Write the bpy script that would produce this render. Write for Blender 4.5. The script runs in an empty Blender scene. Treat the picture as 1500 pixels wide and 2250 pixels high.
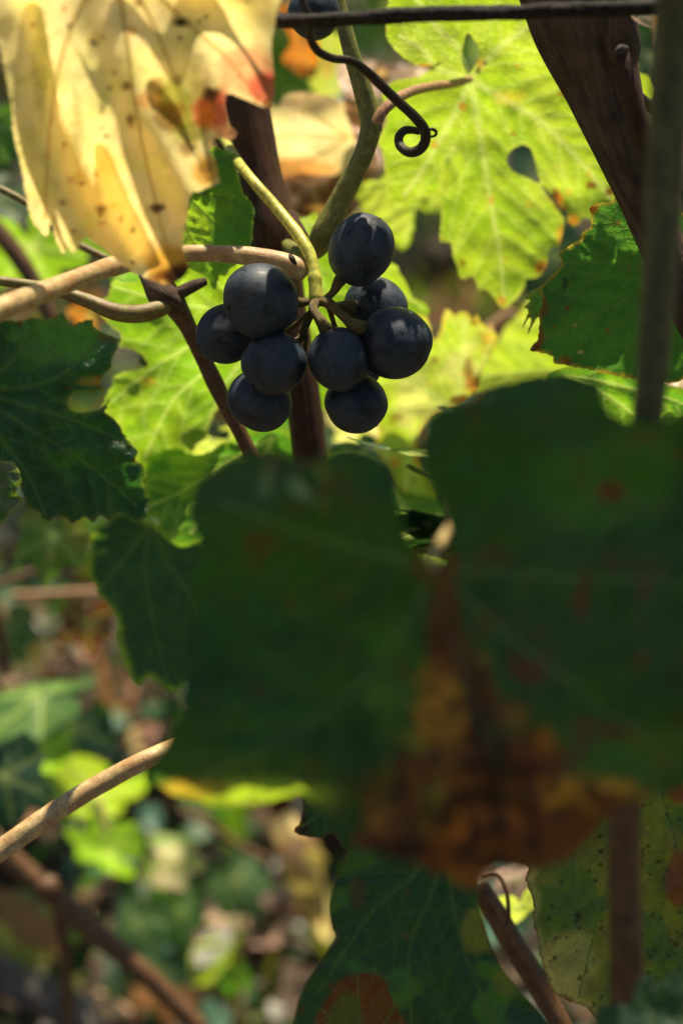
import bpy, math, random
import numpy as np
from mathutils import Vector
from mathutils.geometry import delaunay_2d_cdt

# ------------------------------------------------------------------ camera, world, sun, exposure
SC = bpy.context.scene
COL = SC.collection
rad = math.radians
CAM_H, PITCH, LENS = 0.55, 18.0, 60.0
SUN_EL, SUN_AZ = 71.0, 14.0
cam = bpy.data.cameras.new('camera'); cam_o = bpy.data.objects.new('camera', cam); COL.objects.link(cam_o)
cam.sensor_fit = 'VERTICAL'; cam.sensor_height = 36.0; cam.sensor_width = 24.0; cam.lens = LENS
cam.clip_start = 0.01; cam.clip_end = 500
cam_o.location = (0, 0, CAM_H); cam_o.rotation_euler = (rad(90 - PITCH), 0, 0)
cam.dof.use_dof = True; cam.dof.focus_distance = 0.398; cam.dof.aperture_fstop = 8.0
SC.camera = cam_o
world = bpy.data.worlds.new('World'); SC.world = world; world.use_nodes = True
wn = world.node_tree.nodes; wl = world.node_tree.links
sky = wn.new('ShaderNodeTexSky'); sky.sky_type = 'NISHITA'; sky.sun_disc = False
sky.sun_elevation = rad(SUN_EL); sky.sun_rotation = rad(SUN_AZ)
wl.new(sky.outputs[0], wn['Background'].inputs[0]); wn['Background'].inputs[1].default_value = 0.05
sun = bpy.data.lights.new('sun', 'SUN'); sun.energy = 5.0; sun.angle = rad(0.55); sun.color = (1.0, 0.87, 0.66)
sun_o = bpy.data.objects.new('sun', sun); COL.objects.link(sun_o)
SDIR = Vector((math.sin(rad(SUN_AZ)) * math.cos(rad(SUN_EL)), math.cos(rad(SUN_AZ)) * math.cos(rad(SUN_EL)), math.sin(rad(SUN_EL))))
sun_o.rotation_euler = SDIR.to_track_quat('Z', 'Y').to_euler()
sun_o.location = SDIR * 5
SC.view_settings.view_transform = 'Standard'; SC.view_settings.look = 'None'
SC.view_settings.exposure = 0.50; SC.view_settings.gamma = 1.0
SC.render.engine = 'CYCLES'
SC.cycles.use_denoising = True
SC.cycles.max_bounces = 10; SC.cycles.diffuse_bounces = 6; SC.cycles.transmission_bounces = 8; SC.cycles.transparent_max_bounces = 8

CP = np.array((0, 0, CAM_H)); cF = np.array((0, math.cos(rad(PITCH)), -math.sin(rad(PITCH))))
cU = np.array((0, math.sin(rad(PITCH)), math.cos(rad(PITCH)))); cR = np.array((1.0, 0, 0))
KPX = 24.0 / LENS / 1500.0                    # metres per photo pixel per metre of distance
S = np.array(SDIR)
rng = np.random.RandomState(7)

def at(px, py, d):
    """world point(s) seen at photo pixel px,py at distance d along the view axis"""
    px = np.asarray(px, float); py = np.asarray(py, float); d = np.asarray(d, float)
    return CP + d[..., None] * cF + ((px - 750) * KPX * d)[..., None] * cR + ((1125 - py) * KPX * d)[..., None] * cU

# ------------------------------------------------------------------ small maths
def _h(ix, iy, seed):
    n = (ix.astype(np.int64) * 374761393 + iy.astype(np.int64) * 668265263 + seed * 974634777) & 0x7fffffff
    n = ((n ^ (n >> 13)) * 1274126177) & 0x7fffffff
    n = (n ^ (n >> 16)) & 0xffff
    return n / 65535.0

def vnoise(x, y, seed=0):
    x = np.asarray(x, float); y = np.asarray(y, float)
    ix = np.floor(x); iy = np.floor(y); fx = x - ix; fy = y - iy
    fx = fx * fx * (3 - 2 * fx); fy = fy * fy * (3 - 2 * fy)
    a = _h(ix, iy, seed); b = _h(ix + 1, iy, seed); c = _h(ix, iy + 1, seed); d = _h(ix + 1, iy + 1, seed)
    return (a * (1 - fx) + b * fx) * (1 - fy) + (c * (1 - fx) + d * fx) * fy

def fbm(x, y, seed=0, o=4):
    s = 0; a = 0.5; t = 0
    for k in range(o):
        s = s + a * vnoise(x * 2 ** k + 17.3 * k, y * 2 ** k - 9.1 * k, seed + k); t += a; a *= 0.5
    return s / t

def smooth(a, b, x):
    t = np.clip((x - a) / (b - a), 0, 1); return t * t * (3 - 2 * t)

def catmull(P, n=6, closed=False):
    P = np.asarray(P, float); m = len(P); out = []
    segs = m if closed else m - 1
    for i in range(segs):
        if closed: p0, p1, p2, p3 = P[(i - 1) % m], P[i], P[(i + 1) % m], P[(i + 2) % m]
        else: p0, p1, p2, p3 = P[max(i - 1, 0)], P[i], P[i + 1], P[min(i + 2, m - 1)]
        for k in range(n):
            t = k / n
            out.append(0.5 * (2 * p1 + (p2 - p0) * t + (2 * p0 - 5 * p1 + 4 * p2 - p3) * t * t + (3 * p1 - p0 - 3 * p2 + p3) * t ** 3))
    if not closed: out.append(P[-1])
    return np.array(out)

def resample(P, step, closed=False):
    P = np.asarray(P, float)
    if closed: P = np.vstack([P, P[:1]])
    L = np.r_[0, np.cumsum(np.linalg.norm(np.diff(P, axis=0), axis=1))]
    n = max(int(L[-1] / step), 3)
    s = np.linspace(0, L[-1], n + 1)
    Q = np.stack([np.interp(s, L, P[:, k]) for k in range(P.shape[1])], 1)
    return Q[:-1] if closed else Q

def inside(Q, poly):
    x, y = Q[:, 0], Q[:, 1]; r = np.zeros(len(Q), bool)
    a = poly; b = np.roll(poly, -1, 0)
    for (x1, y1), (x2, y2) in zip(a, b):
        if y1 == y2: continue
        c = ((y1 > y) != (y2 > y)) & (x < (x2 - x1) * (y - y1) / (y2 - y1) + x1)
        r ^= c
    return r

def dist_lines(Q, lines):
    best = np.full(len(Q), 1e9)
    for L in lines:
        A = L[:-1]; B = L[1:]
        for a, b in zip(A, B):
            ab = b - a; t = np.clip(((Q - a) @ ab) / max(ab @ ab, 1e-9), 0, 1)
            dd = np.hypot(*(Q - a - t[:, None] * ab).T)
            best = np.minimum(best, dd)
    return best

# ------------------------------------------------------------------ objects
def tag(o, label=None, cat=None, group=None, kind=None):
    if label: o['label'] = label
    if cat: o['category'] = cat
    if group: o['group'] = group
    if kind: o['kind'] = kind
    return o

def empty(name, loc, label=None, cat=None, group=None):
    o = bpy.data.objects.new(name, None); COL.objects.link(o); o.location = loc; o.empty_display_size = 0.01
    return tag(o, label, cat, group)

def mesh_obj(name, V, F, mat, parent=None, uv=None, attrs=None, shade=True):
    """V (n,3) world coords, F list of index tuples or (m,3) array"""
    V = np.asarray(V, float)
    off = np.zeros(3)
    if parent is not None:
        p = parent
        while p is not None: off = off + np.array(p.location); p = p.parent
    own = V.mean(0) - off if parent is None else np.zeros(3)
    me = bpy.data.meshes.new(name)
    L = V - off - own
    F = [tuple(int(i) for i in f) for f in F] if not isinstance(F, np.ndarray) else F.tolist()
    me.from_pydata(L.tolist(), [], F)
    if shade: me.polygons.foreach_set('use_smooth', np.ones(len(me.polygons), bool))
    if uv is not None:
        ul = me.uv_layers.new(name='UVMap')
        li = np.zeros(len(me.loops), int); me.loops.foreach_get('vertex_index', li)
        ul.data.foreach_set('uv', np.asarray(uv, float)[li].astype(np.float32).ravel())
    for k, v in (attrs or {}).items():
        a = me.attributes.new(k, 'FLOAT_COLOR', 'POINT')
        a.data.foreach_set('color', np.c_[v, np.ones(len(v))].astype(np.float32).ravel())
    me.materials.append(mat); me.update()
    o = bpy.data.objects.new(name, me); COL.objects.link(o)
    o.location = own
    if parent is not None: o.parent = parent
    return o

# ------------------------------------------------------------------ materials
class NT:
    def __init__(s, name):
        s.m = bpy.data.materials.new(name); s.m.use_nodes = True
        s.t = s.m.node_tree; s.t.nodes.clear()
        s.out = s.n('ShaderNodeOutputMaterial')
    def n(s, typ, **kw):
        x = s.t.nodes.new(typ)
        for k, v in kw.items(): setattr(x, k, v)
        return x
    def l(s, a, b): s.t.links.new(a, b)
    def noise(s, vec, scale, detail=4, rough=0.6):
        x = s.n('ShaderNodeTexNoise'); x.inputs['Scale'].default_value = scale; x.inputs['Detail'].default_value = detail
        x.inputs['Roughness'].default_value = rough
        if vec is not None: s.l(vec, x.inputs['Vector'])
        return x.outputs['Fac']
    def ramp(s, fac, pts):
        x = s.n('ShaderNodeValToRGB'); e = x.color_ramp.elements
        while len(e) < len(pts): e.new(0.5)
        for q, (p, c) in zip(e, pts): q.position = p; q.color = (*c, 1) if len(c) == 3 else c
        s.l(fac, x.inputs[0]); return x.outputs[0]
    def mrange(s, v, a, b, c, d):
        x = s.n('ShaderNodeMapRange'); x.inputs[1].default_value = a; x.inputs[2].default_value = b
        x.inputs[3].default_value = c; x.inputs[4].default_value = d; s.l(v, x.inputs[0]); return x.outputs[0]
    def mix(s, fac, a, b, mode='MIX'):
        x = s.n('ShaderNodeMix', data_type='RGBA', blend_type=mode)
        for sock, v in ((x.inputs[0], fac), (x.inputs[6], a), (x.inputs[7], b)):
            if hasattr(v, 'links'): s.l(v, sock)
            elif isinstance(v, (int, float)): sock.default_value = v
            else: sock.default_value = (*v, 1)
        return x.outputs[2]
    def scale(s, col, v):
        x = s.n('ShaderNodeVectorMath', operation='SCALE'); s.l(col, x.inputs[0])
        if hasattr(v, 'links'): s.l(v, x.inputs['Scale'])
        else: x.inputs['Scale'].default_value = v
        return x.outputs[0]
    def bump(s, h, strength, dist):
        x = s.n('ShaderNodeBump'); x.inputs['Strength'].default_value = strength; x.inputs['Distance'].default_value = dist
        s.l(h, x.inputs['Height']); return x.outputs[0]
    def bsdf(s, col, rough=0.5, spec=0.5, normal=None, **kw):
        x = s.n('ShaderNodeBsdfPrincipled')
        if hasattr(col, 'links'): s.l(col, x.inputs['Base Color'])
        else: x.inputs['Base Color'].default_value = (*col, 1)
        if hasattr(rough, 'links'): s.l(rough, x.inputs['Roughness'])
        else: x.inputs['Roughness'].default_value = rough
        x.inputs['Specular IOR Level'].default_value = spec
        if normal is not None: s.l(normal, x.inputs['Normal'])
        for k, v in kw.items(): x.inputs[k.replace('_', ' ')].default_value = v
        return x.outputs[0]

def leaf_material(name, rough=0.48, spec=0.4, cell=5.0, bump=0.5, unit=1.0):
    t = NT(name)
    uv = t.n('ShaderNodeUVMap').outputs[0]
    aR = t.n('ShaderNodeAttribute', attribute_name='refl').outputs['Color']
    aT = t.n('ShaderNodeAttribute', attribute_name='trans').outputs['Color']
    n1 = t.noise(uv, 2.2, 5, 0.65); n2 = t.noise(uv, 14, 3, 0.6)
    vor = t.n('ShaderNodeTexVoronoi', feature='DISTANCE_TO_EDGE'); vor.inputs['Scale'].default_value = cell
    wob = t.n('ShaderNodeVectorMath', operation='ADD')
    nz = t.n('ShaderNodeTexNoise'); nz.inputs['Scale'].default_value = 6; t.l(uv, nz.inputs['Vector'])
    sc = t.scale(nz.outputs['Color'], 0.12)
    t.l(uv, wob.inputs[0]); t.l(sc, wob.inputs[1]); t.l(wob.outputs[0], vor.inputs['Vector'])
    net = t.mrange(vor.outputs['Distance'], 0.0, 0.075, 1.0, 0.0)          # fine vein network
    m = t.n('ShaderNodeMath', operation='MULTIPLY'); t.l(n1, m.inputs[0]); m.inputs[1].default_value = 0.75
    m2 = t.n('ShaderNodeMath', operation='MULTIPLY_ADD'); t.l(n2, m2.inputs[0]); m2.inputs[1].default_value = 0.45; t.l(m.outputs[0], m2.inputs[2])
    m3 = t.n('ShaderNodeMath', operation='ADD'); t.l(m2.outputs[0], m3.inputs[0]); m3.inputs[1].default_value = 0.40
    netb = t.mrange(net, 0, 1, 1.0, 1.20)
    mm = t.n('ShaderNodeMath', operation='MULTIPLY'); t.l(m3.outputs[0], mm.inputs[0]); t.l(netb, mm.inputs[1])
    R = t.scale(aR, mm.outputs[0]); T = t.scale(aT, mm.outputs[0])
    hh = t.n('ShaderNodeMath', operation='MULTIPLY_ADD'); t.l(net, hh.inputs[0]); hh.inputs[1].default_value = -0.6; t.l(n1, hh.inputs[2])
    nb = t.bump(hh.outputs[0], bump, 0.0007 * unit)
    p = t.bsdf(R, rough, spec, nb)
    tr = t.n('ShaderNodeBsdfTranslucent'); t.l(T, tr.inputs[0]); t.l(nb, tr.inputs['Normal'])
    add = t.n('ShaderNodeAddShader'); t.l(p, add.inputs[0]); t.l(tr.outputs[0], add.inputs[1]); t.l(add.outputs[0], t.out.inputs[0])
    return t.m

def bark_material(name, dark, light, streak=5.0, along=0.25, speck=None, rough=0.6, spec=0.3, bump=0.5, lat=None, fine=22, sss=0.0):
    t = NT(name)
    uv = t.n('ShaderNodeUVMap').outputs[0]
    mp = t.n('ShaderNodeMapping'); t.l(uv, mp.inputs[0]); mp.inputs['Scale'].default_value = (streak, along, 1)
    f1 = t.noise(mp.outputs[0], 2.0, 6, 0.7)
    mp2 = t.n('ShaderNodeMapping'); t.l(uv, mp2.inputs[0]); mp2.inputs['Scale'].default_value = (streak * 3, along * 2.5, 1)
    f2 = t.noise(mp2.outputs[0], 2.0, 3, 0.6)
    a = t.n('ShaderNodeMath', operation='MULTIPLY_ADD'); t.l(f2, a.inputs[0]); a.inputs[1].default_value = 0.45
    b = t.n('ShaderNodeMath', operation='MULTIPLY'); t.l(f1, b.inputs[0]); b.inputs[1].default_value = 0.6; t.l(b.outputs[0], a.inputs[2])
    col = t.ramp(a.outputs[0], [(0.34, dark), (0.68, light)])
    bl = t.noise(uv, 0.8, 4, 0.6); col = t.scale(col, t.mrange(bl, 0.3, 0.7, 0.55, 1.3))     # weathered blotches
    if lat is not None:                                   # slow colour change along the stem
        lo = t.noise(uv, 0.35, 2, 0.5); col = t.mix(t.mrange(lo, 0.42, 0.62, 0, 0.75), col, lat)
    if speck is not None:
        mp3 = t.n('ShaderNodeMapping'); t.l(uv, mp3.inputs[0]); mp3.inputs['Scale'].default_value = (7, 3.0, 1)
        sp = t.noise(mp3.outputs[0], 1.7, 2, 0.4)
        col = t.mix(t.mrange(sp, 0.61, 0.64, 0, 0.9), col, speck)
    nb = t.bump(a.outputs[0], bump, 0.0012)
    kw = dict(Subsurface_Weight=sss, Subsurface_Scale=0.0016) if sss else {}
    t.l(t.bsdf(col, rough, spec, nb, **kw), t.out.inputs[0]); return t.m

def plain_material(name, a, b, scale=8, rough=0.6, spec=0.3, trans=0.0, bump=0.3, dist=0.001, coord='Object', pos=(0.35, 0.65)):
    t = NT(name)
    vec = t.n('ShaderNodeTexCoord').outputs[coord]
    f = t.noise(vec, scale, 5, 0.65); col = t.ramp(f, [(pos[0], a), (pos[1], b)])
    p = t.bsdf(col, rough, spec, t.bump(f, bump, dist))
    if trans:
        tr = t.n('ShaderNodeBsdfTranslucent'); t.l(t.scale(col, trans), tr.inputs[0])
        ad = t.n('ShaderNodeAddShader'); t.l(p, ad.inputs[0]); t.l(tr.outputs[0], ad.inputs[1]); p = ad.outputs[0]
    t.l(p, t.out.inputs[0]); return t.m

def grape_material():
    t = NT('grape_skin')
    tc = t.n('ShaderNodeTexCoord').outputs['Object']
    ri = t.n('ShaderNodeObjectInfo').outputs['Random']
    off = t.n('ShaderNodeVectorMath', operation='ADD'); t.l(tc, off.inputs[0])
    cx = t.n('ShaderNodeCombineXYZ')
    r10 = t.n('ShaderNodeMath', operation='MULTIPLY'); t.l(ri, r10.inputs[0]); r10.inputs[1].default_value = 3.0
    t.l(r10.outputs[0], cx.inputs[0]); t.l(r10.outputs[0], cx.inputs[1]); t.l(cx.outputs[0], off.inputs[1])
    v = off.outputs[0]
    big = t.noise(v, 130, 3, 0.55); fine = t.noise(v, 900, 4, 0.7)
    mp = t.n('ShaderNodeMapping'); t.l(v, mp.inputs[0]); mp.inputs['Scale'].default_value = (1, 2.6, 0.45); mp.inputs['Rotation'].default_value = (0.4, 0.7, 0.3)
    scr = t.noise(mp.outputs[0], 420, 5, 0.7)
    a = t.mrange(big, 0.34, 0.52, 0.2, 1.0)
    b = t.mrange(scr, 0.34, 0.48, 0.5, 1.0)
    c = t.mrange(fine, 0.3, 0.6, 0.55, 1.0)
    m = t.n('ShaderNodeMath', operation='MULTIPLY'); t.l(a, m.inputs[0]); t.l(b, m.inputs[1])
    m2 = t.n('ShaderNodeMath', operation='MULTIPLY'); t.l(m.outputs[0], m2.inputs[0]); t.l(c, m2.inputs[1])
    mpr = t.n('ShaderNodeMapping'); t.l(v, mpr.inputs[0]); mpr.inputs['Scale'].default_value = (1, 1, 2.2)
    rub = t.mrange(t.noise(mpr.outputs[0], 210, 4, 0.75), 0.60, 0.66, 1.0, 0.12)            # rubbed and weathered marks
    m3 = t.n('ShaderNodeMath', operation='MULTIPLY'); t.l(m2.outputs[0], m3.inputs[0]); t.l(rub, m3.inputs[1]); m2 = m3
    col = t.mix(m2.outputs[0], (0.008, 0.0065, 0.011), (0.048, 0.070, 0.098))
    dust = t.mrange(t.noise(v, 2400, 2, 0.5), 0.68, 0.74, 0, 0.5); col = t.mix(dust, col, (0.20, 0.21, 0.23))
    ro = t.mrange(m2.outputs[0], 0, 1, 0.30, 0.62)
    p = t.bsdf(col, ro, 0.42, t.bump(fine, 0.12, 0.0004))
    t.l(p, t.out.inputs[0]); return t.m

M = {}
M['leaf'] = leaf_material('leaf_blade')
M['leaf_soft'] = leaf_material('leaf_blade_soft', rough=0.6, spec=0.25, cell=7, bump=0.35)
M['leaf_far'] = leaf_material('leaf_blade_far', rough=0.5, spec=0.35, cell=5, bump=0.3)
M['trunk'] = bark_material('dark_vine_bark', (0.040, 0.026, 0.016), (0.20, 0.130, 0.080), streak=1.5, along=0.18, bump=0.8, rough=0.7)
M['trunk_fine'] = bark_material('brown_cane_bark', (0.030, 0.014, 0.008), (0.17, 0.075, 0.038), streak=4.0, along=0.12, bump=0.8, rough=0.6)
M['cane_brown'] = bark_material('reddish_cane_bark', (0.06, 0.027, 0.011), (0.25, 0.125, 0.05), streak=2.5, along=0.2, bump=0.4, rough=0.45, spec=0.5)
M['cane_tan'] = bark_material('tan_cane_bark', (0.58, 0.40, 0.14), (0.85, 0.70, 0.37), streak=2.0, along=0.2, speck=(0.06, 0.02, 0.01), bump=0.25, rough=0.42, spec=0.5, lat=(0.52, 0.29, 0.11), sss=.35)
M['cane_olive'] = bark_material('olive_shoot_bark', (0.19, 0.16, 0.035), (0.36, 0.33, 0.08), streak=2.0, along=0.16, bump=0.25, rough=0.42, spec=0.5, lat=(0.24, 0.12, 0.04), sss=.4)
M['shoot_green'] = bark_material('green_shoot_bark', (0.15, 0.15, 0.03), (0.34, 0.35, 0.09), streak=2.2, along=0.12, speck=(0.05, 0.03, 0.012), bump=0.3, rough=0.45, spec=0.45, sss=.5)
M['stalk_yellow'] = bark_material('yellow_green_stalk', (0.50, 0.54, 0.07), (0.72, 0.70, 0.14), streak=1.5, along=0.2, bump=0.15, rough=0.4, spec=0.5, sss=.8)
M['pedicel'] = bark_material('pedicel_skin', (0.09, 0.055, 0.02), (0.26, 0.20, 0.06), streak=2.0, along=0.5, speck=(0.03, 0.012, 0.008), bump=0.5, rough=0.55)
M['petiole_pink'] = bark_material('pinkish_petiole', (0.36, 0.17, 0.09), (0.56, 0.36, 0.20), streak=2.0, along=0.3, bump=0.4, rough=0.5, sss=.5)
M['tendril'] = bark_material('tendril_bark', (0.016, 0.012, 0.008), (0.07, 0.05, 0.028), streak=2.0, along=0.2, bump=0.3, rough=0.45)
M['wire'] = plain_material('weathered_wire', (0.010, 0.009, 0.008), (0.05, 0.042, 0.034), scale=900, rough=0.75, bump=1.0, dist=0.0006)
M['vein'] = plain_material('leaf_vein', (0.28, 0.32, 0.13), (0.34, 0.38, 0.17), scale=300, rough=0.5, trans=2.1, bump=0.1)
M['vein_dark'] = plain_material('leaf_vein_shaded', (0.10, 0.15, 0.05), (0.17, 0.22, 0.08), scale=300, rough=0.5, trans=0.6, bump=0.1)  # darker copy of the vein, shade put into its colour
M['vein_yellow'] = plain_material('leaf_vein_yellow', (0.30, 0.22, 0.08), (0.42, 0.32, 0.12), scale=300, rough=0.5, trans=0.9, bump=0.1)
M['grape'] = grape_material()
M['scar'] = plain_material('grape_scar', (0.012, 0.008, 0.006), (0.05, 0.03, 0.015), scale=1500, rough=0.8)
M['cane_dark'] = bark_material('dark_blotched_cane_bark', (0.050, 0.043, 0.015), (0.24, 0.225, 0.075), streak=2.0, along=0.10, bump=0.3, rough=0.5)
M['root_wood'] = bark_material('grey_weathered_wood', (0.06, 0.05, 0.045), (0.22, 0.19, 0.17), streak=3.0, along=0.3, bump=0.8, rough=0.8)

# leaf tissue states; deep, shaded and rimlit hold shade in their colour: (reflected, transmitted) linear colour
PAL = {
    'green':  ((0.024, 0.072, 0.026), (0.100, 0.280, 0.014)),
    'mid':    ((0.050, 0.120, 0.022), (0.230, 0.420, 0.012)),
    'light':  ((0.080, 0.160, 0.024), (0.375, 0.520, 0.022)),
    'lime':   ((0.140, 0.205, 0.040), (0.480, 0.560, 0.060)),
    'dull':   ((0.030, 0.072, 0.026), (0.060, 0.160, 0.012)),
    'deep':   ((0.013, 0.043, 0.024), (0.022, 0.085, 0.009)),
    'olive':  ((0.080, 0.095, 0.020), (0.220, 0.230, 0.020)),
    'yellow': ((0.440, 0.360, 0.150), (0.760, 0.650, 0.270)),
    'cream':  ((0.560, 0.450, 0.260), (0.850, 0.690, 0.310)),
    'straw':  ((0.480, 0.330, 0.210), (0.360, 0.220, 0.100)),
    'tan':    ((0.300, 0.170, 0.090), (0.340, 0.160, 0.050)),
    'orange': ((0.220, 0.075, 0.012), (0.620, 0.200, 0.020)),
    'amber':  ((0.280, 0.130, 0.018), (0.560, 0.300, 0.030)),
    'red':    ((0.280, 0.045, 0.025), (0.560, 0.090, 0.045)),
    'brown':  ((0.070, 0.026, 0.010), (0.150, 0.045, 0.006)),
    'black':  ((0.014, 0.009, 0.006), (0.016, 0.008, 0.003)),
    'vein':   ((0.170, 0.220, 0.060), (0.640, 0.740, 0.210)),
    'dvein':  ((0.050, 0.095, 0.032), (0.100, 0.190, 0.025))
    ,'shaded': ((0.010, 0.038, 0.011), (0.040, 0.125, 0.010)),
    'canopy': ((0.013, 0.043, 0.022), (0.010, 0.036, 0.004)),  # tissue of the unseen leaves added for shade
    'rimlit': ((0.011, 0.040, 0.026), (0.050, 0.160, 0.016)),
    'yvein':  ((0.330, 0.260, 0.090), (0.480, 0.360, 0.090)),
}

def add_teeth(P, amp, wl, seed):
    if amp <= 0: return P
    r = np.random.RandomState(seed)
    seg = np.roll(P, -1, 0) - np.roll(P, 1, 0); nrm = np.stack([seg[:, 1], -seg[:, 0]], 1); nrm /= np.maximum(np.linalg.norm(nrm, axis=1), 1e-6)[:, None]
    area = np.sum(P[:, 0] * np.roll(P[:, 1], -1) - np.roll(P[:, 0], -1) * P[:, 1])
    if area < 0: nrm = -nrm
    s = np.r_[0, np.cumsum(np.linalg.norm(np.diff(P, axis=0), axis=1))]
    ph = s / wl; ph = ph + 0.35 * np.sin(ph * 1.7 + r.rand() * 6) + 0.2 * np.sin(ph * 0.63 + r.rand() * 6)
    k = np.floor(ph).astype(int); f = ph - k
    A = 0.45 + 0.9 * r.rand(k.max() + 3)
    tri = np.where(f < 0.65, f / 0.65, (1 - f) / 0.35)
    return P + nrm * (amp * A[k] * (tri - 0.35))[:, None]

def leaf_data(outline, centre, mains, pal, layers, holes, step, teeth, seed, vw, veinpal, sec, pucker, sub=5, edge=None):
    """flat leaf tissue: points, triangles, colours and relief height, all in the outline's own units"""
    P = catmull(outline, sub, True)
    es = min(step * 0.8, teeth[1] / 5) if teeth[0] > 0 else step * 0.9
    P = resample(P, es, True)
    P = add_teeth(P, teeth[0], teeth[1], seed)
    H = [resample(catmull(h, 4, True), es, True) for h in holes]
    c = np.array(centre, float)
    ML = [resample(catmull([c] + [np.array(q, float) for q in m], 6), step) for m in mains]
    SL = []
    r = np.random.RandomState(seed + 5)
    if sec:
        for i, m in enumerate(ML):
            L = np.linalg.norm(np.diff(m, axis=0), axis=1).sum(); n = len(m)
            others = [q[2:] for j, q in enumerate(ML) if j != i and len(q) > 3]
            for side in (-1, 1):
                pos = 0.10 + 0.06 * r.rand() + (0.05 if side > 0 else 0)
                while pos < 0.95:
                    k = int(pos * (n - 1)); k2 = min(k + 1, n - 1); tg = m[k2] - m[k2 - 1]; tg = tg / max(np.linalg.norm(tg), 1e-6)
                    ang = side * rad(48 + 8 * r.randn()); p = m[k].copy(); line = [p.copy()]
                    mxl = L * (0.20 + 0.36 * (1 - pos)); go = 0
                    while go < mxl:
                        d = np.array((tg[0] * math.cos(ang) - tg[1] * math.sin(ang), tg[0] * math.sin(ang) + tg[1] * math.cos(ang)))
                        p = p + d * step * 1.4; go += step * 1.4; ang *= 0.975; ang += 0.05 * r.randn()
                        if go > step * 4 and others and dist_lines(p[None], others)[0] < step * 3: break
                        line.append(p.copy())
                    Ln = np.array(line); ok = inside(Ln, P)
                    if not ok.all(): Ln = Ln[:max(int(np.argmin(ok)), 0)]
                    if len(Ln) > 3: SL.append(Ln)
                    pos += sec * (0.8 + 0.4 * r.rand())
    lo = P.min(0); hi = P.max(0)
    gx, gy = np.meshgrid(np.arange(lo[0], hi[0], step), np.arange(lo[1], hi[1], step * 0.87))
    gx = gx + (np.arange(gx.shape[0]) % 2)[:, None] * step * 0.5
    G = np.stack([gx.ravel(), gy.ravel()], 1); G += (r.rand(*G.shape) - 0.5) * step * 0.3
    extra = []
    for Ls, w in ((ML, vw), (SL, vw * 0.55)):
        for Ln in Ls:
            if len(Ln) < 2: continue
            tg = np.gradient(Ln, axis=0); tg /= np.maximum(np.linalg.norm(tg, axis=1), 1e-6)[:, None]; nn = np.stack([-tg[:, 1], tg[:, 0]], 1)
            extra += [Ln, Ln + nn * w, Ln - nn * w]
    if extra:
        E = np.vstack(extra); dg = dist_lines(G, [q for q in ML + SL if len(q) > 1]); G = G[dg > vw * 1.3]; G = np.vstack([G, E])
    G = G[inside(G, P)]
    for h in H: G = G[~inside(G, h)]
    ring = [P] + H; dE = dist_lines(G, [np.vstack([q, q[:1]]) for q in ring]); G = G[dE > step * 0.35]
    pts = np.vstack(ring + [G]); edges = []; o = 0
    for q in ring:
        edges += [(o + i, o + (i + 1) % len(q)) for i in range(len(q))]; o += len(q)
    res = delaunay_2d_cdt([Vector((float(a), float(b))) for a, b in pts], edges, [], 0, 1e-5)
    V = np.array([(v.x, v.y) for v in res[0]]); F = np.array([f for f in res[2] if len(f) == 3])
    C = V[F].mean(1); k = inside(C, P)
    for h in H: k &= ~inside(C, h)
    F = F[k]
    used = np.unique(F); mp = -np.ones(len(V), int); mp[used] = np.arange(len(used)); V = V[used]; F = mp[F]
    a2 = (V[F[:, 1]] - V[F[:, 0]]); b2 = (V[F[:, 2]] - V[F[:, 0]]); flip = (a2[:, 0] * b2[:, 1] - a2[:, 1] * b2[:, 0]) > 0
    F[flip] = F[flip][:, ::-1]
    dm = dist_lines(V, ML) if ML else np.full(len(V), 1e3)
    ds = dist_lines(V, SL) if SL else np.full(len(V), 1e3)
    de = dist_lines(V, [np.vstack([q, q[:1]]) for q in ring])
    x, y = V[:, 0], V[:, 1]
    size = float(np.max(hi - lo))
    Rc = np.tile(PAL[pal][0], (len(V), 1)); Tc = np.tile(PAL[pal][1], (len(V), 1))
    def blend(state, w):
        nonlocal Rc, Tc
        w = np.clip(w, 0, 1)[:, None]
        Rc = Rc * (1 - w) + np.array(PAL[state][0]) * w; Tc = Tc * (1 - w) + np.array(PAL[state][1]) * w
    def veins():
        cr = np.linalg.norm(V - c, axis=1)
        w = vw * np.clip(1.25 - 0.9 * cr / (0.75 * size), 0.35, 1.2)
        blend(veinpal, np.maximum(0.9 * np.exp(-(dm / w) ** 2), 0.32 * np.exp(-(ds / (0.5 * vw)) ** 2)))
    done = False
    for l in layers:
        k = l[0]
        if k == 'veins': veins(); done = True
        elif k == 'spot':                                  # x, y, rx, ry, state, strength
            _, sx, sy, rx, ry, st, a = l[:7]
            q = np.hypot((x - sx) / rx, (y - sy) / ry) + 0.7 * (fbm(x / (0.8 * rx), y / (0.8 * ry), seed + int(abs(sx)) % 97) - 0.5)
            blend(st, a * smooth(1.15, 0.7, q))
        elif k == 'patch':                                 # x, y, rx, ry, grain size, threshold, state, strength
            _, sx, sy, rx, ry, g, th, st, a = l
            q = np.hypot((x - sx) / rx, (y - sy) / ry)
            blend(st, a * smooth(1.15, 0.6, q) * smooth(th, th + .1, fbm(x / g, y / (1.4 * g), seed + int(sx + sy) % 89, 4)))
        elif k == 'edge':                                  # width, state, strength
            q = de / l[1] + 1.2 * (fbm(x / (size * .09), y / (size * .09), seed + 31) - 0.5)
            blend(l[2], l[3] * smooth(1.1, 0.3, q))
        elif k == 'noise':                                 # scale, threshold, state, strength
            q = fbm(x / l[1], y / l[1], seed + 51 + int(l[1])); blend(l[3], l[4] * smooth(l[2], l[2] + 0.12, q))
        elif k == 'between':                               # tissue away from the veins: distance, state, strength
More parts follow.
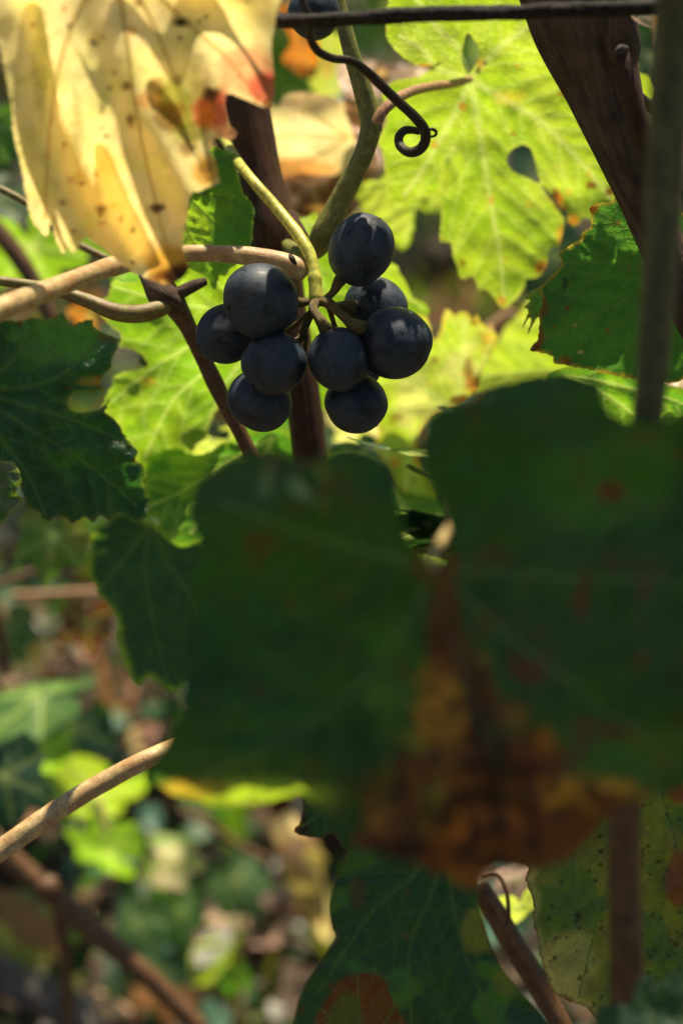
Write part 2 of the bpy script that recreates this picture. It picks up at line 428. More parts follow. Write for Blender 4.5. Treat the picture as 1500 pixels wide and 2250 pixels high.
            q = np.minimum(dm, ds * 1.2) / l[1] + 0.8 * (fbm(x / (size * .06), y / (size * .06), seed + 71) - 0.5); blend(l[2], l[3] * smooth(0.6, 1.3, q))
        elif k == 'along':                                 # near main veins: distance, state, strength
            q = dm / l[1] + 1.0 * (fbm(x / (size * .05), y / (size * .05), seed + 81) - 0.5); blend(l[2], l[3] * smooth(1.2, 0.4, q))
        elif k == 'specks':                                # count, radius, state
            rs = np.random.RandomState(seed + 9)
            for _ in range(l[1]):
                sx = lo[0] + rs.rand() * (hi[0] - lo[0]); sy = lo[1] + rs.rand() * (hi[1] - lo[1]); rr = l[2] * (0.4 + rs.rand())
                blend(l[3], 0.95 * smooth(1.2, 0.6, np.hypot(x - sx, y - sy) / rr))
    if not done: veins()
    h = -pucker * (1 - np.exp(-(np.minimum(dm, ds * 1.3) / (size * 0.028)) ** 2)) if pucker else np.zeros(len(V))
    return dict(V=V, F=F, R=Rc, T=Tc, h=h, ML=ML, size=size, c=c, de=de)

def tube_mesh(pts, rads, n=10, seed=0, wob=0.0, flat=1.0, cap=True, groove=None):
    """pts (k,3), rads (k,) -> verts, faces, uv"""
    pts = np.asarray(pts, float); rads = np.asarray(rads, float); k = len(pts)
    T = np.gradient(pts, axis=0); T /= np.maximum(np.linalg.norm(T, axis=1), 1e-9)[:, None]
    u = np.cross(T[0], cF); u = u / max(np.linalg.norm(u), 1e-9)
    s = np.r_[0, np.cumsum(np.linalg.norm(np.diff(pts, axis=0), axis=1))]
    V = []; UV = []; r0 = rads.mean()
    for i in range(k):
        u = u - T[i] * (u @ T[i]); u /= max(np.linalg.norm(u), 1e-9); w = np.cross(T[i], u)
        for j in range(n + 1):
            a = 2 * math.pi * j / n
            rr = rads[i]
            if wob:
                aa = a if j < n else 0.0
                rr = rr * (1 + wob * (2 * fbm(np.array([1.3 * math.cos(aa) + s[i] / r0 * .22 + seed]), np.array([1.3 * math.sin(aa) + s[i] / r0 * .16]), seed, 3)[0] - 1))
                if groove: rr *= 1 + groove * (vnoise(np.array([math.cos(aa) * 4 + 9]), np.array([math.sin(aa) * 4 + s[i] / r0 * .05]), seed + 3)[0] - .5)
            V.append(pts[i] + rr * (math.cos(a) * u + flat * math.sin(a) * w)); UV.append((j / n * 6.28, s[i] / max(r0, 1e-9)))
    F = []
    for i in range(k - 1):
        for j in range(n):
            a = i * (n + 1) + j; F.append((a, a + 1, a + n + 2, a + n + 1))
    V = list(V); UV = list(UV)
    if cap:
        for i, sg in ((0, -1), (k - 1, 1)):
            b = len(V); V.append(pts[i] + T[i] * sg * rads[i] * 0.35); UV.append((3.0, s[i] / max(r0, 1e-9)))
            for j in range(n):
                a = i * (n + 1) + j; F.append((a, a + 1, b) if sg > 0 else (a + 1, a, b))
    return np.array(V), F, np.array(UV)

def tube(name, ctrl, mat, parent=None, n=12, seg=8, wob=0.10, seed=0, bumps=(), groove=None, flat=1.0):
    """ctrl rows: px, py, distance, diameter in photo pixels"""
    C = catmull(np.array(ctrl, float), seg)
    pts = at(C[:, 0], C[:, 1], C[:, 2]); r = C[:, 3] * 0.5 * KPX * C[:, 2]
    for (px, py, w, a) in bumps:
        r = r * (1 + a * np.exp(-((C[:, 0] - px) ** 2 + (C[:, 1] - py) ** 2) / w ** 2))
    V, F, UV = tube_mesh(pts, r, n, seed, wob, flat=flat, groove=groove)
    return mesh_obj(name, V, F, mat, parent, uv=UV)

LEAFN = [0]
def build_leaf(D, mapf, label, mat, cat='leaf', group=None, parent=None, veins=True, vein_mat='vein', vr=2.0, name='vine_leaf', petiole=None, petiole_mat='cane_olive', root=None):
    W3 = mapf(D['V'], D['h'])
    centre = mapf(D['c'][None], np.zeros(1))[0]
    if parent is None:
        root = empty(name, centre, label, cat, group); blade_parent = root; bn = 'blade'
        o = mesh_obj('blade', W3, D['F'], mat, root, uv=D['V'] / 100.0 * D.get('uvs', 1), attrs={'refl': D['R'], 'trans': D['T']})
        vp = root
    else:
        o = mesh_obj('leaf', W3, D['F'], mat, parent, uv=D['V'] / 100.0 * D.get('uvs', 1), attrs={'refl': D['R'], 'trans': D['T']})
        if label: o['label'] = label
        root = o; vp = o
    if veins:
        for i, m in enumerate(D['ML']):
            if len(m) < 3: continue
            q = m[1:]
            L = len(q); off = np.full(L, -vr * 0.25)
            pts = mapf(q, off)
            rr = 0.8 * vr * np.linspace(1.0, 0.25, L) * (1.0 if i == 0 else 0.9) * D['unit']
            V, F, UV = tube_mesh(pts, rr, 6, 3 + i, 0.0, cap=True)
            mesh_obj('midrib' if i == 0 else 'side_vein', V, F, M[vein_mat], vp, uv=UV)
    if petiole is not None:
        tube('petiole', petiole, M[petiole_mat], vp, n=8, seg=6, seed=LEAFN[0])
    LEAFN[0] += 1
    return root

def traced(label, outline, d, centre, mains, pal='green', layers=(), holes=(), tilt=(0, 0), cup=0.0, ripple=(0.0015, 160), step=9, teeth=(5, 26), seed=1,
           vw=4.0, veinpal='vein', sec=0.13, pucker=6.0, dfn=None, mat='leaf', **kw):
    """a leaf whose outline is known; it gets its own distance, tilt, curl and relief"""
    D = leaf_data(outline, centre, mains, pal, list(layers), list(holes), step, teeth, seed, vw, veinpal, sec, pucker)
    u = KPX * d; D['unit'] = u
    cx, cy = centre
    def mapf(V, h):
        x, y = V[:, 0], V[:, 1]
        z = d + ((x - cx) * tilt[0] + (y - cy) * tilt[1]) * u + cup * (((x - cx) * u) ** 2 + ((y - cy) * u) ** 2)
        z = z + ripple[0] * (2 * fbm(x / ripple[1], y / ripple[1], seed + 200, 3) - 1) * 2 + h * u
        if dfn is not None: z = z + dfn(x, y)
        return at(x, y, z)
    return build_leaf(D, mapf, label, M[mat], **kw)

LOBE = [(0, 1.0), (13, .86), (27, .60), (40, .82), (52, .93), (66, .80), (80, .58), (95, .72), (108, .78), (126, .72), (146, .66), (164, .50), (176, .14)]
def generic_outline(seed, lob=1.0):
    r = np.random.RandomState(seed); pts = []
    for sgn in (1, -1):
        A = [(a, q) for a, q in LOBE]
        if sgn < 0: A = A[1:][::-1]
        for a, q in A:
            q = 0.75 + (q - 0.75) * lob if a < 150 else q
            q *= 1 + 0.10 * r.randn() * .6
            t = rad(a * sgn); pts.append((100 * q * math.sin(t), 100 * q * math.cos(t)))
    mains = [[(0, 50 ), (0, 96)]] + [[(45 * math.sin(rad(a)), 45 * math.cos(rad(a))), (88 * q * math.sin(rad(a)), 88 * q * math.cos(rad(a)))] for a, q in ((52, .95), (-52, .95), (108, .82), (-108, .82))]
    return pts, mains

GCACHE = {}
def generic(label, P0, size, rot=180, tilt=(0, 0), pal='green', layers=(), seed=1, bend=0.0, fold=0.0, step=8, res_sec=0.2, mat='leaf_far', lob=1.0, collect=None, axes=None, veins=False, ripple=0.05, **kw):
    """a whole five-lobed vine leaf; rot turns it in its plane, tilt about the view's right and up axes, fold creases the midrib, bend droops it"""
    out, mains = generic_outline(seed, lob)
    key = (seed, lob, pal, step, res_sec)
    if collect is not None and key in GCACHE: D = dict(GCACHE[key])
    else: D = leaf_data(out, (0, 0), mains, pal, list(layers), [], step, (5, 22), seed, 2.2, kw.pop('veinpal', 'vein'), res_sec, 2.0, sub=4)
    GCACHE[key] = D
    u = size / 200.0; D['unit'] = u; D['uvs'] = 2.0
    if axes is None: X, Y, N = cR, cU, -cF
    else: X, Y, N = axes
    a = rad(rot); X1 = X * math.cos(a) + Y * math.sin(a); Y1 = Y * math.cos(a) - X * math.sin(a)
    # tilt about X then Y of the view
    def rot_about(v, ax, t):
        return v * math.cos(t) + np.cross(ax, v) * math.sin(t) + ax * (ax @ v) * (1 - math.cos(t))
    for ax, t in ((X, tilt[0]), (Y, tilt[1])):
        X1, Y1, N = rot_about(X1, ax, rad(t)), rot_about(Y1, ax, rad(t)), rot_about(N, ax, rad(t))
    def mapf(V, h):
        x, y = V[:, 0], V[:, 1]
        z = -fold * np.sqrt(x * x + 60) - bend * (y * np.abs(y)) / 100 - 0.25 * bend * x * x / 100 + ripple * 100 * (2 * fbm(x / 45 + 9, y / 45 + 3, seed + 300, 3) - 1) - h
        return np.asarray(P0) + (x[:, None] * X1 + y[:, None] * Y1 + z[:, None] * N) * u
    if collect is not None:
        W3 = mapf(D['V'], D['h']); collect.append((W3, D['F'], D['R'], D['T'], D['V'] / 50.0)); return None
    return build_leaf(D, mapf, label, M[mat], veins=veins, **kw)

def flush(collect, name, mat, kind='stuff', label=None):
    if not collect: return
    V = np.vstack([c[0] for c in collect]); o = 0; F = []
    for c in collect: F.append(c[1] + o); o += len(c[0])
    ob = mesh_obj(name, V, np.vstack(F), mat, uv=np.vstack([c[4] for c in collect]), attrs={'refl': np.vstack([c[2] for c in collect]), 'trans': np.vstack([c[3] for c in collect])})
    return tag(ob, label, None, None, kind)

# ================================================================== GROUND AND FAR VINES
def ground():
    t = NT('dry_soil')
    tc = t.n('ShaderNodeTexCoord').outputs['Object']
    f = t.noise(tc, 9, 8, 0.65); g = t.noise(tc, 60, 4, 0.7); w = t.noise(tc, 2.3, 4, 0.6)
    soil = t.ramp(f, [(0.3, (0.05, 0.036, 0.027)), (0.55, (0.12, 0.09, 0.065)), (0.75, (0.22, 0.17, 0.13))])
    col = t.mix(t.mrange(w, 0.5, 0.62, 0, 0.6), soil, (0.07, 0.10, 0.05))
    col = t.mix(t.mrange(g, 0.45, 0.7, 0, 0.6), col, (0.06, 0.045, 0.035))
    t.l(t.bsdf(col, 0.95, 0.1, t.bump(g, 0.9, 0.02)), t.out.inputs[0])
    n = 120; V = []; F = []
    xs = np.concatenate([np.linspace(-200, -4, 10), np.linspace(-3.5, 3.5, n), np.linspace(4, 200, 10)])
    ys = np.concatenate([np.linspace(-200, -2, 8), np.linspace(-1.5, 5.5, n), np.linspace(6, 260, 12)])
    X, Y = np.meshgrid(xs, ys)
    Z = 0.05 * (fbm(X * 2.2, Y * 2.2, 4) - 0.5) + 0.03 * (fbm(X * 9, Y * 9, 5) - 0.5)
    Z = np.where((np.abs(X) > 3.6) | (Y > 5.6) | (Y < -1.6), -0.01, Z)
    V = np.stack([X.ravel(), Y.ravel(), Z.ravel()], 1); nx = len(xs)
    i, j = np.meshgrid(np.arange(len(ys) - 1), np.arange(nx - 1), indexing='ij'); a = (i * nx + j).ravel()
    F = np.stack([a, a + 1, a + nx + 1, a + nx], 1)
    o = mesh_obj('ground', V, F, t.m); o['kind'] = 'structure'
ground()

def scatter(name, count, xr, yr, size, cols, mat, seed, upright=0.0, dens=None, narrow=1.0, zoff=0.01):
    """many small curled leaf pieces or blades lying on (or standing from) the ground"""
    r = np.random.RandomState(seed)
    x = r.uniform(*xr, count * 2); y = r.uniform(*yr, count * 2)
    if dens is not None:
        k = fbm(x * dens, y * dens, seed + 3) + 0.12 * r.randn(len(x)) > 0.5; x, y = x[k][:count], y[k][:count]
    else: x, y = x[:count], y[:count]
    m = len(x); sz = size * (0.4 + 1.1 * r.rand(m) ** 1.6)
    tmpl = np.array([(0, -1, 0), (.55, -.45, .1), (.62, .25, .25), (0.1, 1, .15), (-.5, .35, .3), (-.6, -.4, .05), (0, 0, -.12)], float)
    tri = np.array([(6, i, (i + 1) % 6) for i in range(6)])
    q = np.tile(tmpl, (m, 1, 1)); q[:, :, 0] *= narrow; q[:, :6] += 0.16 * r.randn(m, 6, 3) * np.array((narrow, 1, 1)); q *= sz[:, None, None]
    yaw = r.uniform(0, 6.28, m); pit = r.uniform(-.5, .5, m) + upright * (0.9 + 0.5 * r.rand(m))
    cy, sy, cp, sp = np.cos(yaw), np.sin(yaw), np.cos(pit), np.sin(pit)
    y1 = q[..., 1] * cp[:, None] - q[..., 2] * sp[:, None]; z1 = q[..., 1] * sp[:, None] + q[..., 2] * cp[:, None]
    X = q[..., 0] * cy[:, None] - y1 * sy[:, None] + x[:, None]; Y = q[..., 0] * sy[:, None] + y1 * cy[:, None] + y[:, None]
    Z = z1 + (zoff + (upright * sz * 0.8 if upright else 0) + 0.02 * r.rand(m))[:, None] + (0.05 * (fbm(x * 2.2, y * 2.2, 4) - 0.5) + 0.03 * (fbm(x * 9, y * 9, 5) - 0.5))[:, None]
    V = np.stack([X, Y, Z], 2).reshape(-1, 3); F = (tri[None] + (np.arange(m) * 7)[:, None, None]).reshape(-1, 3)
    ci = r.choice(len(cols), m); jit = (0.7 + 0.6 * r.rand(m))[:, None]
    R = np.repeat(np.array([PAL[c][0] for c in cols])[ci] * jit, 7, 0); T = np.repeat(np.array([PAL[c][1] for c in cols])[ci] * jit * .7, 7, 0)
    o = mesh_obj(name, V, F, mat, uv=V[:, :2] * 20, attrs={'refl': R, 'trans': T}, shade=False); o['kind'] = 'stuff'
    return o
PAL['rust'] = ((0.13, 0.032, 0.014), (0.20, 0.05, 0.010)); PAL['pink'] = ((0.34, 0.22, 0.17), (0.20, 0.10, 0.06)); PAL['grey'] = ((0.22, 0.22, 0.19), (0.05, 0.05, 0.04)); PAL['teal'] = ((0.07, 0.15, 0.10), (0.05, 0.12, 0.05))
PAL['soil'] = ((0.06, 0.045, 0.035), (0.0, 0.0, 0.0))
scatter('leaf_litter', 9000, (-0.9, 0.9), (0.75, 3.2), 0.013, ['pink', 'straw', 'tan', 'grey', 'olive', 'brown', 'soil', 'soil', 'soil', 'soil', 'grey', 'dull', 'teal', 'teal'], M['leaf_far'], 11)
scatter('low_weeds', 5600, (-0.9, 0.9), (0.8, 3.4), 0.016, ['teal', 'teal', 'dull', 'green', 'teal', 'grey'], M['leaf_far'], 12, upright=0.5, dens=1.6, zoff=0.02)
scatter('dry_grass', 3600, (-0.9, 0.9), (0.75, 3.2), 0.036, ['straw', 'tan', 'dull', 'grey', 'olive', 'mid', 'brown'], M['leaf_far'], 13, upright=0.8, dens=3.5, narrow=0.10, zoff=0.0)

def far_row():
    col = []
    r = np.random.RandomState(3)
    for i in range(560):
        x = r.uniform(-1.5, 1.5); z = 0.08 + 0.92 * r.rand() ** 0.9; y = 3.0 + 0.5 * r.rand()
        generic(None, (x, y, z), 0.12 + 0.08 * r.rand(), rot=r.uniform(0, 360), tilt=(r.uniform(-60, 50), r.uniform(-60, 60)), pal=['deep', 'dull', 'green', 'green', 'deep', 'olive', 'tan'][r.randint(7)], seed=500 + i % 8, step=26, res_sec=0, bend=0.2, fold=0.15, collect=col)
    flush(col, 'far_vine_foliage', M['leaf_far'])
far_row()

# ================================================================== CANES, TRUNKS, WIRE
def stem_thing(name, label, cat, base, group=None):
    return empty(name, at(*base), label, cat, group)

# big dark branch, top right
t = stem_thing('vine_branch', 'thick dark brown vine branch crossing diagonally in front of the lime leaf', 'branch', (1300, 200, .405))
tube('branch', [(1215, -130, 0.3840, 190), (1262, 0, 0.3840, 215), (1292, 90, 0.3860, 205), (1320, 180, 0.3880, 172), (1352, 280, 0.3890, 140), (1392, 385, 0.3900, 112), (1440, 500, 0.3920, 96), (1500, 640, 0.3940, 90), (1560, 760, 0.3960, 88), (1640, 960, 0.4000, 92), (1760, 1400, 0.4100, 100), (1800, 2400, 0.4300, 110)], M['trunk'], t, n=40, seg=12, wob=0.10, seed=4, groove=.16)
tube('side_branch', [(1340, -140, 0.3760, 70), (1352, -40, 0.3760, 74), (1358, 50, 0.3770, 84), (1366, 110, 0.3790, 80), (1366, 150, 0.3820, 50)], M['trunk'], t, n=24, seg=8, wob=.12, seed=8, groove=.12)
tube('bark_ridge', [(1368, 108, 0.3730, 24), (1372, 150, 0.3720, 40), (1388, 220, 0.3730, 48), (1412, 300, 0.3750, 44), (1438, 390, 0.3780, 30), (1460, 470, 0.3840, 14)], M['trunk_fine'], t, n=20, seg=8, wob=.14, seed=9, groove=.25)
tube('bud_scar', [(1352, 118, 0.3720, 12), (1364, 110, 0.3710, 24), (1376, 108, 0.3730, 10)], M['root_wood'], t, n=10, wob=.3, seed=2)
tube('bark_flake', [(1384, 32, 0.3740, 6), (1396, 44, 0.3710, 12), (1412, 54, 0.3680, 9), (1436, 62, 0.3660, 2)], M['cane_brown'], t, n=8, seed=5, flat=.4)
tube('bark_flake', [(1388, 165, 0.3760, 2), (1396, 158, 0.3720, 3), (1408, 154, 0.3700, 2)], M['cane_brown'], t, n=6, seed=6, flat=.5)
tube('spur', [(1398, 205, 0.3940, 20), (1420, 228, 0.3960, 24), (1450, 252, 0.3980, 22), (1490, 275, 0.4000, 16)], M['trunk_fine'], t, n=12, seed=7)

# brown cane behind the grapes
t = stem_thing('vine_cane', 'wide straight dark brown cane with fine ridges rising behind the grapes', 'cane', (600, 500, .445))
tube('cane', [(520, 60, .448, 92), (540, 210, .447, 94), (572, 380, .446, 92), (600, 500, .445, 96), (632, 690, .445, 84), (662, 850, .445, 76), (682, 1010, .446, 74), (705, 1200, .448, 74)], M['trunk_fine'], t, n=44, seg=10, wob=.05, seed=14, bumps=[(640, 520, 60, .25)], groove=.14)
tube('cut_spur', [(640, 470, .430, 20), (654, 506, .424, 30), (668, 528, .424, 26)], M['trunk_fine'], t, n=14, seed=15, wob=.25)

# cane on the left that ends in a knot
t = stem_thing('vine_cane', 'slender reddish brown cane falling from a knot beside the left grapes', 'cane', (370, 650, .425))
tube('cane', [(352, 628, .422, 58), (378, 660, .422, 56), (412, 716, .424, 40), (448, 790, .426, 36), (486, 870, .428, 34), (522, 940, .43, 33), (560, 1015, .432, 33), (640, 1160, .436, 33)], M['cane_brown'], t, n=24, seg=10, wob=.07, seed=21, bumps=[(470, 840, 30, .10)])
tube('knot', [(318, 600, .418, 30), (338, 624, .416, 50), (360, 650, .415, 64), (384, 664, .416, 52), (402, 672, .419, 24)], M['trunk'], t, n=20, seg=6, wob=.28, seed=22)
tube('stub', [(376, 652, .416, 34), (402, 640, .415, 30), (430, 626, .415, 25), (452, 618, .416, 17)], M['trunk'], t, n=14, seg=5, wob=.14, seed=23)

# pale cane from the left edge to the grape stalk
t = stem_thing('vine_cane', 'pale tan cane running from the yellow leaf tip to the grape stalk', 'cane', (430, 555, .41))
tube('cane', [(-120, 735, .335, 58), (0, 680, .345, 52), (120, 632, .36, 46), (240, 588, .38, 42), (330, 566, .392, 40), (420, 557, .402, 38), (520, 560, .405, 40), (600, 572, .404, 44), (650, 588, .403, 48), (672, 598, .403, 44)], M['cane_tan'], t, n=22, seg=10, wob=.07, seed=31, bumps=[(250, 585, 26, .10)])
tube('bud_scar', [(636, 560, .3995, 5), (641, 567, .3985, 13), (647, 576, .3985, 10), (650, 581, .399, 4)], M['trunk'], t, n=8, seed=33, wob=.3)

t = stem_thing('vine_cane', 'olive green curved shoot joining the knot under the yellow leaf', 'cane', (300, 685, .41))
tube('cane', [(-100, 603, .415, 20), (0, 617, .415, 22), (110, 634, .414, 25), (190, 660, .413, 32), (250, 684, .412, 38), (300, 690, .411, 40), (340, 682, .412, 40), (366, 670, .414, 34)], M['cane_olive'], t, n=18, seg=8, wob=.05, seed=41)

# lower left cane
t = stem_thing('vine_cane', 'sharp yellow and tan speckled cane slanting up to the big dark leaf', 'cane', (150, 1770, .395))
tube('cane', [(-140, 1950, .372, 52), (0, 1868, .375, 49), (120, 1785, .378, 47), (230, 1716, .381, 44), (350, 1655, .385, 40), (470, 1610, .405, 38), (600, 1580, .41, 36)], M['cane_tan'], t, n=22, seg=10, wob=.08, seed=51)

# blurred upright cane at the right
t = stem_thing('vine_cane', 'upright blurred cane passing behind the big dark leaf, brown at its foot', 'cane', (1430, 850, .29))
tube('cane', [(1494, -160, .285, 96), (1480, 60, .285, 92), (1464, 300, .286, 88), (1449, 560, .288, 80), (1433, 800, .29, 74), (1420, 930, .291, 70)], M['cane_dark'], t, n=18, seg=8, wob=.05, seed=61)
tube('cane_foot', [(1421, 928, .291, 66), (1400, 1300, .296, 68), (1374, 1740, .302, 70), (1370, 1900, .304, 71), (1374, 2080, .306, 72), (1378, 2220, .308, 74), (1388, 2420, .31, 80)], M['cane_brown'], t, n=18, seg=8, wob=.05, seed=62)

# trellis wire
o = tube('trellis_wire', [(-2600, 90, .36, 33), (-800, 78, .356, 33), (420, 56, .352, 33), (600, 48, .352, 33), (760, 41, .351, 33), (930, 32, .350, 33), (1120, 27, .348, 33), (1300, 20, .346, 34), (1500, 13, .344, 35), (1800, 4, .341, 36), (3000, -20, .336, 36), (4600, -40, .33, 36)], M['wire'], n=12, seg=110, wob=.26, seed=71)
tag(o, 'dark rough trellis wire stretched across above the grapes', 'wire')

# curled tendril
ctrl = [(652, -60, .362, 17), (664, 0, .362, 17), (680, 45, .363, 17), (682, 84, .365, 18), (698, 112, .368, 19), (730, 128, .371, 19), (768, 133, .374, 19), (800, 152, .377, 20), (840, 190, .38, 22), (880, 228, .382, 22), (912, 258, .383, 23), (931, 284, .384, 24), (934, 308, .385, 23), (922, 328, .386, 23), (900, 335, .387, 22), (880, 322, .389, 21), (876, 302, .39, 20), (888, 287, .391, 19), (906, 286, .392, 17), (920, 290, .393, 14)]
o = tube('tendril', ctrl, M['tendril'], n=14, seg=10, wob=.06, seed=81)
tag(o, 'dark coiled tendril hanging over the wire, its tip rolled into a ring', 'tendril')
ctrl = [(930, 296, .384, 9), (944, 284, .384, 8), (957, 288, .385, 7), (955, 298, .386, 6), (940, 301, .387, 6)]
tube('tendril_tip', ctrl, M['tendril'], o, n=10, seg=8, wob=.06, seed=82)

# ================================================================== GREEN SHOOT WITH THE BRIGHT LEAF
shoot = empty('vine_shoot', at(820, 270, .415), 'green jointed shoot carrying the bright lime leaf, bent above the grapes', 'shoot')
tube('stem', [(716, -120, .412, 30), (742, 0, .412, 32), (770, 110, .412, 36), (794, 190, .413, 42), (812, 250, .414, 47), (814, 286, .414, 46), (798, 340, .415, 44), (768, 400, .417, 46), (738, 460, .419, 52), (712, 512, .42, 58), (694, 545, .423, 48), (660, 556, .43, 40), (630, 540, .44, 30)], M['shoot_green'], shoot, n=24, seg=10, wob=.05, seed=91)
tube('joint', [(806, 262, .414, 34), (822, 272, .413, 32), (834, 282, .412, 12), (838, 288, .412, 4)], M['shoot_green'], shoot, n=14, seg=5, wob=.2, seed=92)
tube('leaf_stalk', [(826, 272, .412, 26), (838, 248, .412, 25), (862, 224, .414, 24), (900, 202, .424, 22), (950, 190, .438, 20), (1000, 183, .452, 18), (1032, 174, .460, 15)], M['petiole_pink'], shoot, n=16, seg=8, wob=.06, seed=93)

OUT_M = [(868, -60), (856, -10), (850, 22), (848, 55), (848, 76), (857, 96), (874, 116), (888, 128), (901, 136), (926, 147), (946, 146), (965, 136), (967, 141), (948, 154), (925, 166), (898, 172), (872, 176), (858, 182), (840, 208), (846, 232), (850, 262), (832, 310), (838, 330), (843, 352), (847, 400), (851, 438), (860, 452), (885, 444), (905, 438), (918, 437), (935, 430), (958, 433), (966, 438),
         (970, 470), (966, 526), (980, 532), (992, 536), (995, 562), (1004, 586), (1012, 612), (1026, 611), (1037, 606), (1046, 622), (1052, 638), (1064, 636), (1075, 643), (1086, 656), (1095, 671), (1105, 678), (1114, 674), (1122, 666), (1134, 656), (1145, 641), (1151, 628), (1156, 613), (1170, 612), (1185, 606), (1194, 594), (1201, 578), (1203, 560), (1210, 543), (1228, 539), (1234, 512), (1238, 484), (1226, 462), (1207, 436), (1189, 411),
         (1193, 408), (1212, 430), (1232, 456), (1246, 470), (1244, 480), (1257, 496), (1272, 491), (1280, 478), (1296, 482), (1320, 470), (1345, 462), (1380, 452), (1410, 420), (1424, 370), (1428, 300), (1420, 256), (1424, 226), (1442, 206), (1436, 188), (1424, 168), (1402, 158), (1398, 138), (1388, 132), (1380, 60), (1350, -60)]
traced('bright lime green backlit leaf with brown spots and open gaps between its lobes', OUT_M, .462, (1032, 174),
       [[(1048, 260), (1062, 350), (1082, 470), (1098, 560), (1106, 660)], [(1110, 220), (1190, 270), (1260, 340), (1320, 410), (1350, 450)], [(1012, 225), (970, 300), (930, 370), (890, 425)], [(1010, 110), (960, 60), (915, 0)], [(1090, 110), (1160, 60), (1230, 10)], [(960, 150), (930, 110), (880, 80)]],
       pal='light', layers=[('noise', 130, .55, 'lime', .3), ('noise', 70, .56, 'mid', .5), ('along', 10, 'lime', .4), ('veins',), ('edge', 7, 'lime', .7), ('spot', 1225, 440, 14, 26, 'orange', .9), ('spot', 1218, 428, 9, 14, 'brown', .9), ('spot', 1240, 462, 8, 14, 'brown', .8), ('spot', 1297, 406, 12, 9, 'brown', 1), ('spot', 1338, 421, 9, 9, 'brown', 1), ('spot', 1230, 206, 8, 7, 'orange', .9), ('spot', 1055, 140, 9, 14, 'amber', .8), ('spot', 1050, 154, 6, 7, 'black', 1), ('spot', 1065, 138, 5, 6, 'black', 1), ('spot', 930, 149, 24, 9, 'orange', .8), ('spot', 936, 150, 11, 6, 'brown', .9),
                            ('spot', 1015, 235, 8, 10, 'amber', .9), ('spot', 955, 318, 6, 9, 'amber', .9), ('spot', 1260, 484, 14, 12, 'orange', .8), ('spot', 1190, 588, 16, 16, 'orange', .8), ('spot', 1186, 590, 7, 7, 'brown', .9), ('spot', 1104, 662, 9, 12, 'orange', .8), ('spot', 1016, 578, 9, 6, 'brown', .8), ('spot', 1230, 520, 8, 30, 'orange', .6), ('spot', 1078, 440, 6, 9, 'amber', .7), ('spot', 1120, 214, 45, 18, 'amber', .35), ('specks', 60, 3.5, 'amber'), ('specks', 22, 3, 'brown')],
       holes=[[(1029, 164), (1018, 146), (1014, 124), (1018, 96), (1026, 72), (1038, 84), (1050, 104), (1054, 116), (1046, 138)], [(995, 321), (1010, 332), (1016, 348), (1011, 384), (996, 404), (975, 420), (970, 410), (976, 378), (979, 344)], [(1150, 318), (1164, 326), (1172, 344), (1178, 370), (1186, 400), (1180, 402), (1152, 388), (1124, 374), (1112, 352), (1120, 332), (1136, 322)]],
       tilt=(0.10, .50), ripple=(.0022, 170), step=8, teeth=(2.5, 20), seed=101, vw=4.6, pucker=4, parent=shoot, vr=1.4, vein_mat='vein')

# ================================================================== GRAPES
bunch = empty('grape_bunch', at(700, 690, .40), 'bunch of ten dusty blue black grapes hanging from a yellow green stalk', 'grapes')
def uv_sphere(nu=48, nv=32):
    V = []; F = []
    for i in range(nv + 1):
        th = math.pi * i / nv
        for j in range(nu): V.append((math.sin(th) * math.cos(2 * math.pi * j / nu), math.sin(th) * math.sin(2 * math.pi * j / nu), math.cos(th)))
    for i in range(nv):
        for j in range(nu): a = i * nu + j; b = i * nu + (j + 1) % nu; F.append((a, a + nu, b + nu, b))
    V = np.array(V)
    lump = 1 + 0.018 * (2 * fbm(V[:, 0] * 1.6 + 5, V[:, 1] * 1.6 + V[:, 2] * 1.3 + 5, 8, 2) - 1)
    pole = 1 - 0.05 * np.exp(-((1 - V[:, 2]) / .03))
    return V * (lump * pole)[:, None], F
GV, GF = uv_sphere()
GM = []
def grape(px, py, d, rx, ry, rot, parent, topdir=None, name='grape'):
    k_ = int(px * 3 + py) % 4
    p = at(px, py, d); k = KPX * d
    if not GM:
        for q in range(4):
            lump = 1 + 0.05 * (2 * fbm(GV[:, 0] * .9 + 3 + 7 * q, GV[:, 1] * .9 + GV[:, 2] * .8 + 5, 8 + q, 2) - 1)
            me = bpy.data.meshes.new('grape'); me.from_pydata((GV * lump[:, None] * .0085).tolist(), [], GF); me.polygons.foreach_set('use_smooth', np.ones(len(me.polygons), bool)); me.materials.append(M['grape']); GM.append(me)
        r_ = .0084; smesh = bpy.data.meshes.new('style_scar'); a = [(.0008 * math.cos(i * .785) * (1 + .2 * math.sin(i * 3)), .0008 * math.sin(i * .785), -r_) for i in range(8)] + [(0, 0, -r_ - .0002)]
        smesh.from_pydata(a, [], [(i, (i + 1) % 8, 8) for i in range(8)]); smesh.materials.append(M['scar']); grape.smesh = smesh
    o = bpy.data.objects.new(name, GM[k_]); COL.objects.link(o)
    if parent is not None: o.parent = parent; o.location = Vector(p) - parent.location
    else: o.location = p
    o.scale = (rx * k / .0085, rx * k / .0085, ry * k / .0085)
    if topdir is not None:
        v = Vector(at(*topdir)) - Vector(p); o.rotation_euler = v.to_track_quat('Z', 'Y').to_euler()
    else: o.rotation_euler = (rad(-PITCH) * -1 + rot[0], rot[1], rot[2])
    s = bpy.data.objects.new('style_scar', grape.smesh); COL.objects.link(s); s.parent = o
    return o
grape(573, 661, .392, 84, 82, (0, 0, 0), bunch, (668, 640, .398))
grape(500, 733, .408, 66, 72, (0, 0, 0), bunch, (600, 690, .41))
grape(603, 798, .394, 71, 73, (0, 0, 0), bunch, (672, 725, .397))
